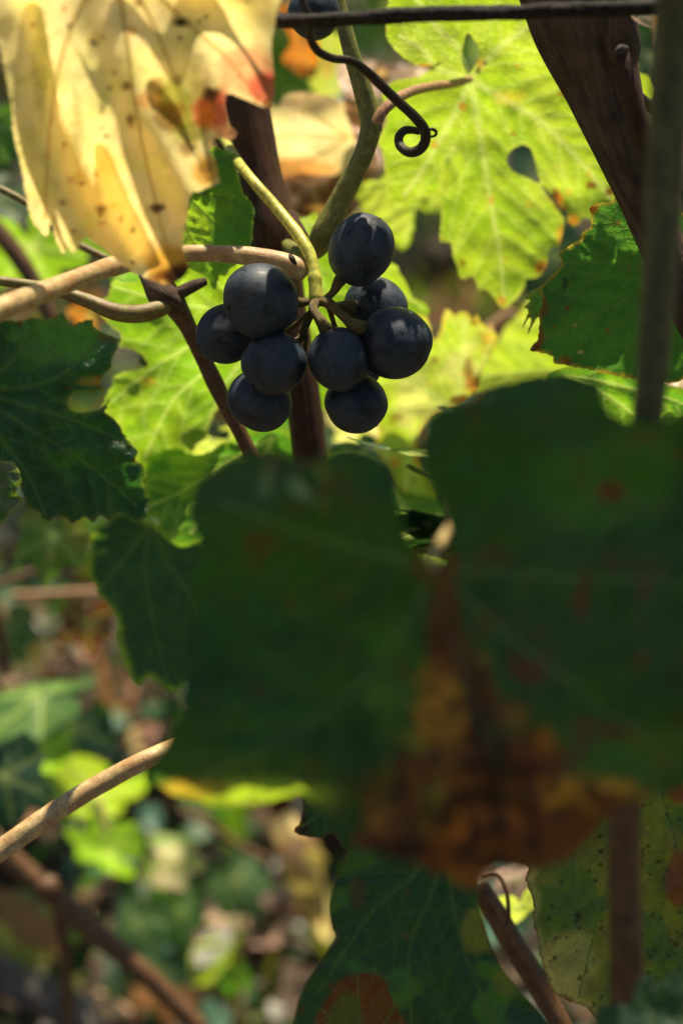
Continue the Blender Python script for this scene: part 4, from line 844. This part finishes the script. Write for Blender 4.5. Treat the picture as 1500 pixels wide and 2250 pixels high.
# behind the right leaf
OUT_U = [(1040, 860), (1060, 800), (1090, 760), (1110, 720), (1140, 690), (1170, 650), (1200, 640), (1260, 660), (1320, 740), (1340, 840), (1280, 900), (1180, 880), (1100, 870)]
traced('blurred bright leaf glowing below the shaded serrated leaf', OUT_U, .60, (1320, 840), [[(1200, 820), (1060, 830)], [(1220, 760), (1170, 670)]], pal='light', layers=[('noise', 70, .5, 'lime', .6), ('veins',)], tilt=(.1, .65), step=12, teeth=(4, 30), seed=241, vr=1.6)
OUT_U2 = [(1200, 830), (1250, 808), (1330, 815), (1400, 835), (1480, 850), (1540, 880), (1540, 1000), (1400, 1000), (1280, 940), (1220, 880)]
traced('shaded green leaf tucked under the serrated leaf, behind the blurred cane', OUT_U2, .44, (1240, 830), [[(1330, 870), (1420, 930), (1500, 990)], [(1320, 840), (1450, 870), (1530, 900)]], pal='green', layers=[('noise', 50, .5, 'mid', .6), ('veins',), ('edge', 6, 'brown', .3)], tilt=(0, .45), step=10, teeth=(3, 22), seed=245, vr=1.8)
OUT_U3 = [(1455, 830), (1480, 790), (1510, 770), (1560, 780), (1560, 870), (1500, 866), (1462, 862)]
traced('pale dry curled leaf scrap right of the blurred cane', OUT_U3, .45, (1550, 820), [[(1500, 830), (1466, 845)]], pal='straw', layers=[('noise', 30, .5, 'cream', .6), ('veins',)], tilt=(.2, -.9), step=9, teeth=(3, 18), seed=247, veinpal='yvein', vein_mat='vein_yellow', vr=1.2)

# ================================================================== BLURRED LEAVES BEHIND
OUT_V = [(560, 300), (580, 250), (596, 232), (612, 240), (622, 214), (640, 206), (668, 203), (700, 206), (730, 214), (752, 226), (768, 250), (790, 290), (780, 330), (760, 370), (720, 385), (660, 380), (610, 392), (580, 372)]
traced('blurred pale yellow withered leaf between the dark cane and the green shoot', OUT_V, .545, (770, 300), [[(690, 300), (600, 300)], [(700, 260), (640, 215)], [(700, 340), (620, 380)]], pal='yellow', layers=[('noise', 60, .45, 'cream', .8), ('spot', 680, 225, 70, 26, 'straw', .8), ('spot', 650, 370, 90, 26, 'orange', .8), ('veins',)], tilt=(.1,.6), ripple=(.004, 170), step=11, teeth=(4, 26), pucker=1, seed=251, veinpal='yvein', vein_mat='vein_yellow')
OUT_V2 = [(600, 372), (650, 350), (700, 348), (760, 356), (800, 372), (812, 392), (800, 440), (760, 480), (700, 480), (640, 470), (610, 430)]
traced('shadowed rust brown lower part of the pale yellow withered leaf, behind the shoot', OUT_V2, .56, (700, 480), [[(690, 420), (680, 360)], [(740, 430), (790, 390)]], pal='brown', layers=[('spot', 660, 375, 70, 26, 'orange', .9), ('noise', 50, .5, 'tan', .5), ('veins',)], tilt=(0, -.3), ripple=(.004, 120), step=11, teeth=(4, 26), pucker=1, seed=255, veinpal='yvein', vein_mat='vein_yellow')  # lower part of the pale leaf, its shade put into the brown
OUT_W = [(770, 380), (800, 400), (850, 380), (900, 300), (950, 290), (1040, 300), (1060, 380), (1020, 460), (960, 470), (912, 460), (908, 500), (896, 540), (882, 552), (866, 530), (840, 500), (800, 470)]
traced('blurred lime leaf hanging below the tendril ring behind the bright leaf', OUT_W, .53, (1000, 320), [[(930, 420), (885, 540)], [(880, 390), (790, 410)]], pal='light', layers=[('noise', 60, .5, 'lime', .6), ('veins',)], tilt=(0,.55), step=11, teeth=(5, 34), seed=261)
OUT_Y = [(740, 140), (790, 130), (840, 138), (890, 142), (940, 156), (950, 166), (925, 184), (890, 182), (850, 200), (800, 230), (760, 220)]
traced('pinkish brown curled dry leaf behind the tendril and the shoot', OUT_Y, .56, (930, 165), [[(860, 165), (760, 180)]], pal='straw', layers=[('noise', 40, .5, 'pink', .6), ('spot', 860, 190, 90, 20, 'brown', .7), ('veins',)], tilt=(.2, -.8), ripple=(.006, 60), step=10, teeth=(3, 26), pucker=1, seed=265, veinpal='yvein', vein_mat='vein_yellow')
OUT_Y2 = [(756, 220), (790, 210), (808, 260), (838, 340), (842, 380), (830, 398), (806, 370), (780, 310)]
traced('narrow mauve brown dry leaf strip hanging right behind the shoot joint', OUT_Y2, .54, (775, 215), [[(800, 300), (832, 385)]], pal='tan', layers=[('noise', 40, .5, 'pink', .6), ('spot', 832, 385, 14, 18, 'black', .8)], tilt=(0, -.3), ripple=(.005, 50), step=10, teeth=(2, 26), pucker=1, seed=267, veinpal='yvein', vein_mat='vein_yellow')
OUT_Y3 = [(610, 20), (650, 10), (690, 60), (700, 120), (690, 170), (650, 160), (620, 130), (640, 90)]
traced('rust orange blurred leaf just under the single grape', OUT_Y3, .60, (640, 10), [[(660, 80), (680, 150)]], pal='orange', layers=[('noise', 40, .5, 'brown', .8)], tilt=(0,.45), step=11, teeth=(3, 30), pucker=1, seed=269, veinpal='yvein', vein_mat='vein_yellow')
OUT_Y4 = [(670, 120), (710, 70), (760, 90), (780, 150), (740, 210), (690, 200)]
traced('small blurred lime leaf between the tendril and the pale withered leaf', OUT_Y4, .62, (730, 205), [[(725, 150), (720, 90)]], pal='lime', layers=[('spot', 720, 150, 14, 30, 'orange', .8)], tilt=(0,.55), step=11, teeth=(3, 30), pucker=1, seed=270)

bgl = [  # label, px, py, distance, width in photo pixels, turn, tilt, palette, layers
    ('grey green blurred leaf at the frame edge beside the yellow leaf', -20, 420, .62, 240, 120, (-45, 10), 'dull', [('noise', 40, .5, 'grey', .6)]),
    ('blurred sunlit green leaf under the toothed tip of the yellow leaf', 70, 540, .60, 300, 200, (30, 10), 'mid', []),
    ('dark green leaf at the frame edge behind the top of the yellow leaf', -30, 270, .58, 220, 160, (-10, 20), 'green', []),
    ('blurred green leaf behind the olive shoot and the pale cane', 300, 520, .66, 320, 150, (30, -10), 'green', []),
    ('orange blurred leaf peeping below the olive shoot', 205, 690, .60, 130, 40, (20, 30), 'orange', [('noise', 40, .5, 'amber', .6)]),
    ('flat lying leaf, half shaded and half lime, at the left frame edge', 90, 1525, .72, 380, 85, (-66, -6), 'mid', [('noise', 60, .5, 'green', .5)]),
    ('dark blue green leaf at the left frame edge above the speckled cane', 10, 1700, .62, 270, 190, (-20, 15), 'deep', []),
    ('small round green leaf above the pale speckled cane', 90, 1660, .74, 180, 250, (30, 10), 'mid', []),
    ('lime yellow blurred leaf crossing behind the speckled cane', 215, 1745, .80, 300, 150, (35, 15), 'light', [('noise', 60, .5, 'mid', .7)]),
    ('bright green blurred leaf just under the speckled cane', 245, 1880, .78, 230, 70, (35, 0), 'mid', []),
    ('pale cream green leaf scrap with pointed tip under the speckled cane', 370, 1880, .80, 180, 260, (-40, 10), 'lime', [('noise', 50, .45, 'cream', .9)]),
    ('dark green blurred leaf hanging over the brown branch', 395, 2000, .84, 200, 190, (-20, 30), 'green', []),
    ('grey green shaded leaf left of the cream scrap over the brown branch', 300, 2020, .82, 210, 170, (-30, -30), 'dull', []),
    ('yellow green narrow leaf standing over the litter near the dry curls', 480, 2110, .95, 210, 175, (20, 50), 'light', [('noise', 50, .5, 'yellow', .5)]),
    ('beige crumpled dry leaf above the yellow green narrow one', 520, 2020, 1.0, 150, 60, (-50, 20), 'straw', [('noise', 40, .5, 'cream', .6)]),
    ('pink beige crumpled dry leaf beside the yellow green narrow one', 560, 2120, 1.0, 150, 140, (-40, -30), 'tan', [('noise', 40, .45, 'yellow', .6)]),
    ('mint green blurred leaf at the bottom frame edge', 290, 2210, .95, 280, 160, (-40, 0), 'teal', [('noise', 40, .5, 'light', .5)]),
    ('round grey green leaf with pale rim at the left frame edge', 20, 1375, .80, 170, 200, (-20, 0), 'dull', []),
    ('golden tan dry leaf at the left frame edge above the flat lying leaf', 70, 1430, .86, 150, 150, (10, 30), 'amber', [('noise', 40, .45, 'cream', .8)]),
    ('dark brown leaf with two glowing orange holes below the pink twig', 195, 1365, .70, 160, 180, (0, 10), 'brown', [('spot', -14, 22, 11, 13, 'orange', 1), ('spot', 28, 30, 12, 12, 'orange', 1)]),
    ('blurred dark leaf above the thin brown twig', 120, 1175, .60, 220, 170, (-10, 10), 'olive', [('noise', 40, .4, 'green', .8)]),
    ('yellow green bright leaf glowing between the bunch and the huge dark leaf', 470, 985, .55, 190, 190, (35, 10), 'lime', []),
    ('green blurred leaf behind the lower end of the cane under the grapes', 600, 1000, .60, 300, 200, (25, 10), 'green', [('noise', 50, .5, 'mid', .6)]),
    ('pale leaf glowing under the lowest right grape', 800, 930, .60, 190, 140, (35, 10), 'lime', [('noise', 50, .5, 'cream', .6)]),
    ('dark shaded leaf below the lowest right grape', 790, 1000, .57, 160, 200, (-10, 0), 'deep', []),
    ('wide dark green leaf lying behind the flat half shaded leaf', 150, 1590, .80, 300, 140, (-20, 20), 'deep', []),
    ('dark green leaf low behind the reddish brown branch', 330, 2110, .92, 260, 120, (-30, 20), 'deep', []),
    ('soft mid green leaf over the litter, right of the cream scrap', 520, 1930, .98, 200, 210, (-30, 10), 'dull', [('noise', 50, .5, 'green', .7)]),
    ('drooping olive leaf left of the reddish brown branch near the bottom', 60, 2040, .95, 240, 160, (-20, -20), 'olive', [('noise', 40, .45, 'green', .8)]),
    ('lime leaf with a pale midrib in the gap between the two low leaves', 1140, 1990, .50, 170, 200, (30, 25), 'lime', []),
    ('pale pink dry leaf in the gap above the striped branch', 1140, 1930, .54, 130, 100, (-30, 20), 'pink', []),
    ('shaded dark leaf far behind the bright leaf, seen through its gaps', 1130, 420, .80, 420, 200, (-15, 10), 'deep', []),
    ('dark green leaf behind the trunk and the blurred cane', 1440, 120, .62, 260, 170, (-10, -10), 'deep', []),
    ('dim leaf between the bright leaf and the shaded serrated leaf', 1230, 560, .70, 260, 140, (-10, 30), 'deep', []),
]
for i, (lab, px, py, d, w, turn, tl, pal, ly) in enumerate(bgl):
    generic(lab, at(px, py, d), w * KPX * d, rot=turn, tilt=tl, pal=pal, layers=list(ly) + [('veins',)] if ly else [('noise', 55, .5, 'mid' if pal == 'green' else pal, .5), ('veins',)], seed=700 + i, bend=.30, fold=.30, lob=.62, step=9, veins=True, vein_mat='vein' if pal in ('light', 'lime', 'mid') else 'vein_dark', vr=1.4)

# rolled dry leaf and crumpled dry leaves over the litter
def rolled(label, P, rads, pal, seed, layers):
    C = catmull(np.array(P, float), 8); pts = at(C[:, 0], C[:, 1], C[:, 2]); r = np.interp(np.linspace(0, 1, len(C)), np.linspace(0, 1, len(rads)), rads) * KPX * C[:, 2]
    V = []; F = []; n = 20; k = len(C)
    T = np.gradient(pts, axis=0); T /= np.linalg.norm(T, axis=1)[:, None]; u = np.cross(T[0], cF); u /= np.linalg.norm(u)
    for i in range(k):
        u = u - T[i] * (u @ T[i]); u /= np.linalg.norm(u); w = np.cross(T[i], u)
        for j in range(n + 1):
            a = 5.4 * j / n + .6 + .5 * math.sin(i * .2); rr = r[i] * (.7 + .45 * j / n) * (1 + .22 * (2 * fbm(np.array([j * .35]), np.array([i * .3]), seed)[0] - 1))
            V.append(pts[i] + rr * (math.cos(a) * u + math.sin(a) * w))
    for i in range(k - 1):
        for j in range(n): a = i * (n + 1) + j; F.append((a, a + 1, a + n + 2, a + n + 1))
    V = np.array(V); uv = np.stack([np.tile(np.arange(n + 1) / n, k), np.repeat(np.arange(k) / k * 2, n + 1)], 1) * 100
    R = np.tile(PAL[pal][0], (len(V), 1)); Tt = np.tile(PAL[pal][1], (len(V), 1))
    for (y0, y1, st, a) in layers:
        q = np.repeat(np.linspace(0, 1, k), n + 1); w_ = (a * smooth(y0 - .08, y0 + .02, q) * (1 - smooth(y1 - .02, y1 + .08, q)))[:, None]
        R = R * (1 - w_) + np.array(PAL[st][0]) * w_; Tt = Tt * (1 - w_) + np.array(PAL[st][1]) * w_
    root = empty('dry_leaf', pts[0], label, 'leaf')
    mesh_obj('blade', V, F, M['leaf_far'], root, uv=uv / 50, attrs={'refl': R, 'trans': Tt})
    tube('midrib', [tuple(C[i]) + (7,) for i in range(0, k, 6)], M['vein_yellow'], root, n=6, seg=3)
rolled('rolled up beige dry leaf with a yellow lower tip above the litter', [(612, 1800, .86), (640, 1850, .86), (664, 1910, .86), (690, 1980, .87), (722, 2060, .88)], [26, 40, 46, 40, 16], 'straw', 3, [(0, .2, 'cream', .9), (.4, .8, 'olive', .6), (.85, 1.1, 'yellow', 1.0)])
rolled('pink beige curled dry leaf lying above the speckled cane', [(150, 1630, 1.0), (180, 1625, 1.0), (205, 1650, 1.0)], [14, 30, 10], 'pink', 5, [])
rolled('pink curled dry leaf with a golden rim near the huge dark leaf', [(290, 1640, .98), (320, 1625, .98), (352, 1608, .98)], [20, 34, 14], 'pink', 6, [(0, .3, 'yellow', .8)])

# blurred canes and twigs behind
def cane(label, ctrl, mat, seed, cat='cane', name='vine_cane', wob=.12, parts=()):
    t = empty(name, at(*ctrl[0][:3]), label, cat)
    tube('cane' if name == 'vine_cane' else 'stick', ctrl, M[mat], t, n=14, seg=8, wob=wob, seed=seed)
    for nm, c in parts: tube(nm, c, M[mat], t, n=12, seg=6, wob=.18, seed=seed + 1)
    return t
cane('blurred reddish brown branch running down to the bottom frame edge', [(-60, 1800, .66, 50), (30, 1890, .66, 50), (110, 1960, .66, 52), (200, 2040, .66, 50), (320, 2140, .66, 46), (440, 2260, .66, 46)], 'cane_brown', 301, cat='branch', parts=[('side_shoot', [(120, 1960, .665, 34), (135, 2030, .67, 30), (146, 2120, .675, 28), (150, 2280, .68, 30)]), ('twig', [(146, 2090, .672, 16), (180, 2070, .672, 14), (225, 2040, .672, 12)]), ('node', [(96, 1936, .655, 30), (108, 1950, .652, 58), (122, 1966, .655, 30)])])
cane('thin red petiole curving over the pink litter', [(400, 1785, .88, 17), (450, 1805, .88, 17), (520, 1855, .88, 18), (592, 1893, .88, 20)], 'cane_brown', 305, cat='twig', name='twig')
cane('pink tan straight twig above the leaf with orange holes', [(30, 1308, .74, 16), (120, 1306, .74, 18), (200, 1302, .74, 20), (240, 1300, .74, 16)], 'petiole_pink', 306, cat='twig', name='twig')
cane('thin brown twig slanting up above the pink one', [(-40, 1300, .70, 20), (60, 1262, .70, 18), (140, 1240, .70, 16), (200, 1222, .70, 14)], 'cane_brown', 307, cat='twig', name='twig')
cane('thin dark twig leaning at the left edge beside the round leaf', [(-20, 1290, .74, 22), (0, 1390, .74, 22), (20, 1480, .74, 20)], 'trunk_fine', 308, cat='twig', name='twig')
cane('faint brown twig rising steeply toward the dark serrated leaf', [(10, 1280, .8, 16), (50, 1190, .8, 16), (110, 1090, .8, 16)], 'cane_brown', 309, cat='twig', name='twig')
cane('blurred dark brown cane behind the olive shoot at the left edge', [(-40, 470, .58, 40), (30, 550, .58, 40), (80, 630, .58, 38), (120, 720, .58, 36), (160, 860, .58, 34)], 'cane_brown', 310)
cane('thin brown cane standing behind the pale cane near the left edge', [(150, 480, .62, 18), (156, 600, .62, 18), (164, 720, .62, 18)], 'trunk_fine', 311, cat='twig', name='twig')
cane('thin grey green stem crossing behind the teeth of the yellow leaf', [(-60, 390, .45, 16), (20, 424, .45, 16), (80, 462, .45, 17), (140, 520, .45, 17), (240, 570, .45, 16)], 'cane_olive', 312, cat='twig', name='twig')
cane('brown branch with a lit ridge between the two low leaves', [(1050, 1950, .45, 46), (1090, 2010, .45, 50), (1130, 2080, .45, 52), (1180, 2160, .45, 50), (1240, 2270, .45, 50)], 'cane_brown', 313, cat='branch', parts=[('loop_twig', [(1056, 1925, .445, 10), (1090, 1920, .444, 10), (1112, 1960, .443, 10), (1116, 2020, .443, 10), (1100, 2040, .444, 9)])])
cane('blurred dark stake like cane beside the yellow leaf tip', [(410, 60, .56, 40), (440, 220, .56, 40), (500, 330, .56, 36)], 'trunk_fine', 314)
cane('pink brown stick behind the spotted leaf', [(1060, 735, .66, 24), (1100, 705, .66, 26), (1130, 690, .66, 26)], 'petiole_pink', 315, cat='twig', name='twig')
cane('grey weathered stick lying across the bottom corner litter', [(-80, 2110, .8, 80), (40, 2160, .8, 84), (140, 2220, .8, 80), (260, 2330, .8, 70)], 'root_wood', 316, cat='stick', name='stick')
cane('tan straw stalk hanging under the speckled cane', [(214, 1760, .76, 16), (226, 1800, .76, 16), (238, 1830, .76, 14)], 'cane_tan', 317, cat='twig', name='twig')
cane('thin rusty stalk under the dark leaf over the brown branch', [(330, 2010, .84, 10), (370, 2060, .84, 10), (402, 2100, .84, 11)], 'cane_brown', 318, cat='twig', name='twig')

# ================================================================== CANOPY OVERHEAD (unseen leaves added to shade what hangs below)
CAN = []
cU_t = math.tan(math.atan(18 / LENS))
sx_, sy_, sz_ = S @ cR, S @ cU, S @ cF
sunX = np.cross(S, cU); sunX /= np.linalg.norm(sunX); sunY = np.cross(sunX, S)
def clear_t(px, py, d, r):
    x = (px - 750) * KPX * d; y = (1125 - py) * KPX * d; t = 0.03
    while (y + sy_ * t - r) < (d + sz_ * t) * cU_t * 1.03 and t < 1.2: t += .005
    return t
def shade(px, py, d, w, t=None, rot=None, n=1, seed=0, pal='canopy', dt=0.0):
    """an unseen leaf added for shade, of width w (photo pixels at distance d) hung between the sun and this spot"""
    r = np.random.RandomState(seed + int(px) * 7 + int(py)); wm = w * KPX * d
    tt = (clear_t(px, py, d, wm * .45) if t is None else t) + dt
    for k in range(n):
        P = at(px, py, d) + S * (tt + .012 * k)
        generic(None, P, wm, rot=r.uniform(0, 360) if rot is None else rot + 37 * k, tilt=(r.uniform(-22, 22), r.uniform(-22, 22)), pal=pal, seed=900 + r.randint(6), step=24, res_sec=0, bend=.15, fold=.1, collect=CAN, axes=(sunX, sunY, -S), lob=.55)
for iy, py in enumerate(range(850, 1880, 135)):
    for ix, px in enumerate(range(390, 1640, 135)):
        if px < 940 and py < 980: continue
        if px < 720 and py > 1580: continue
        if abs(px - 960) < 70 and 1480 < py < 1620: continue
        shade(px + 60 * (iy % 2), py, .257 + float(fold_dark(px, min(py, 1600))), 230 if px < 720 else 330, n=3, seed=1)
for (px, py) in ((20, 900), (130, 1000), (210, 1080), (20, 1050), (80, 850)): shade(px, py, .425, 210, n=2, seed=2)
for (px, py) in ((1250, 650), (1320, 620), (1400, 600), (1480, 640), (1230, 720), (1340, 730), (1450, 760), (1280, 800)): shade(px, py, .412, 150, n=3, seed=3)
shade(880, 690, .397, 110, n=1, seed=8)
shade(745, 740, .395, 90, n=1, seed=9)
for (px, py) in ((800, 2000), (930, 2080), (1000, 1950), (760, 2180), (900, 2200), (1080, 2220)): shade(px, py, .36, 320, t=.085, n=2, seed=4)
for (px, py) in ((1300, 1850), (1420, 1950), (1500, 1850), (1450, 2120)): shade(px, py, .41, 260, t=.07, n=2, seed=5)
for (px, py) in ((330, 1260), (400, 1400), (300, 1380), (440, 1280)): shade(px, py, .50, 190, t=.06, n=2, seed=6)
from mathutils.bvhtree import BVHTree
def cover(pts, w, rounds=4, gap=70, t=None, n=1):
    """add further unseen shade leaves wherever the sun still finds a way through to these spots"""
    for k in range(rounds):
        V = []; F = []; o = 0
        for c in CAN: V += c[0].tolist(); F += (c[1] + o).tolist(); o += len(c[0])
        bv = BVHTree.FromPolygons(V, F); new = []
        for (px, py, d) in pts:
            if bv.ray_cast(Vector(at(px, py, d)), SDIR)[0] is None and all(math.hypot(px - q[0], py - q[1]) > gap for q in new):
                new.append((px, py)); shade(px, py, d + .001, w, t=t, n=n, seed=20 + k)
        if not new: break
def spots(poly, step, d0, cx, cy, kx, ky, ok=lambda x, y: True):
    P = np.array(poly, float); lo, hi = P.min(0), P.max(0); G = np.array([(x, y) for x in np.arange(lo[0], min(hi[0], 1540), step) for y in np.arange(lo[1], hi[1], step)])
    G = G[inside(G, P)]; return [(x, y, d0 + ((x - cx) * kx + (y - cy) * ky) * KPX * d0) for x, y in G if x > -40 and ok(x, y)]
cover([(x, y, d + float(fold_dark(x, y))) for x, y, d in spots(OUT_A, 45, .256, 955, 1250, 0, -.05, lambda x, y: not (y > 1690 and x < 700) and math.hypot(x - 860, y - 1500) > 60 and math.hypot(x - 970, y - 1550) > 50)], 170)
cover(spots(OUT_P, 26, .408, 1545, 585, .05, .42, lambda x, y: y > 535 + .25 * (1400 - x)), 80, gap=40)
cover(spots(OUT_S, 22, .424, 380, 400, .12, .42, lambda x, y: (x > 480 or y < 420) and not (490 < x < 520 and y > 560)), 60, gap=30)
shade(790, 2200, .375, 260, t=.09, n=2, seed=31)
cover([(866, 668, .391), (836, 684, .389), (900, 684, .391), (930, 716, .393), (745, 716, .389), (718, 730, .389), (772, 730, .389), (500, 660, .403), (458, 696, .403), (640, 750, .392), (823, 612, .406), (782, 830, .402)], 70, gap=30)
cover(spots(OUT_Q, 36, .435, -60, 860, .12, .02), 120, gap=60)
cover(spots(OUT_AA, 50, .352, 985, 1800, .05, .12), 150, t=.085, gap=80)
rv = np.random.RandomState(77)
for _ in range(190):                                     # unseen leaves added above the frame to dapple the litter with shade
    generic(None, (rv.uniform(-.9, .8), rv.uniform(.85, 2.4), rv.uniform(.66, .85)), rv.uniform(.09, .15), rot=rv.uniform(0, 360), tilt=(rv.uniform(-30, 30), rv.uniform(-30, 30)), pal='canopy', seed=900 + rv.randint(6), step=24, res_sec=0, bend=.2, fold=.1, collect=CAN, axes=(sunX, sunY, -S), lob=.55)
flush(CAN, 'canopy_shade_leaves', M['leaf_far'])
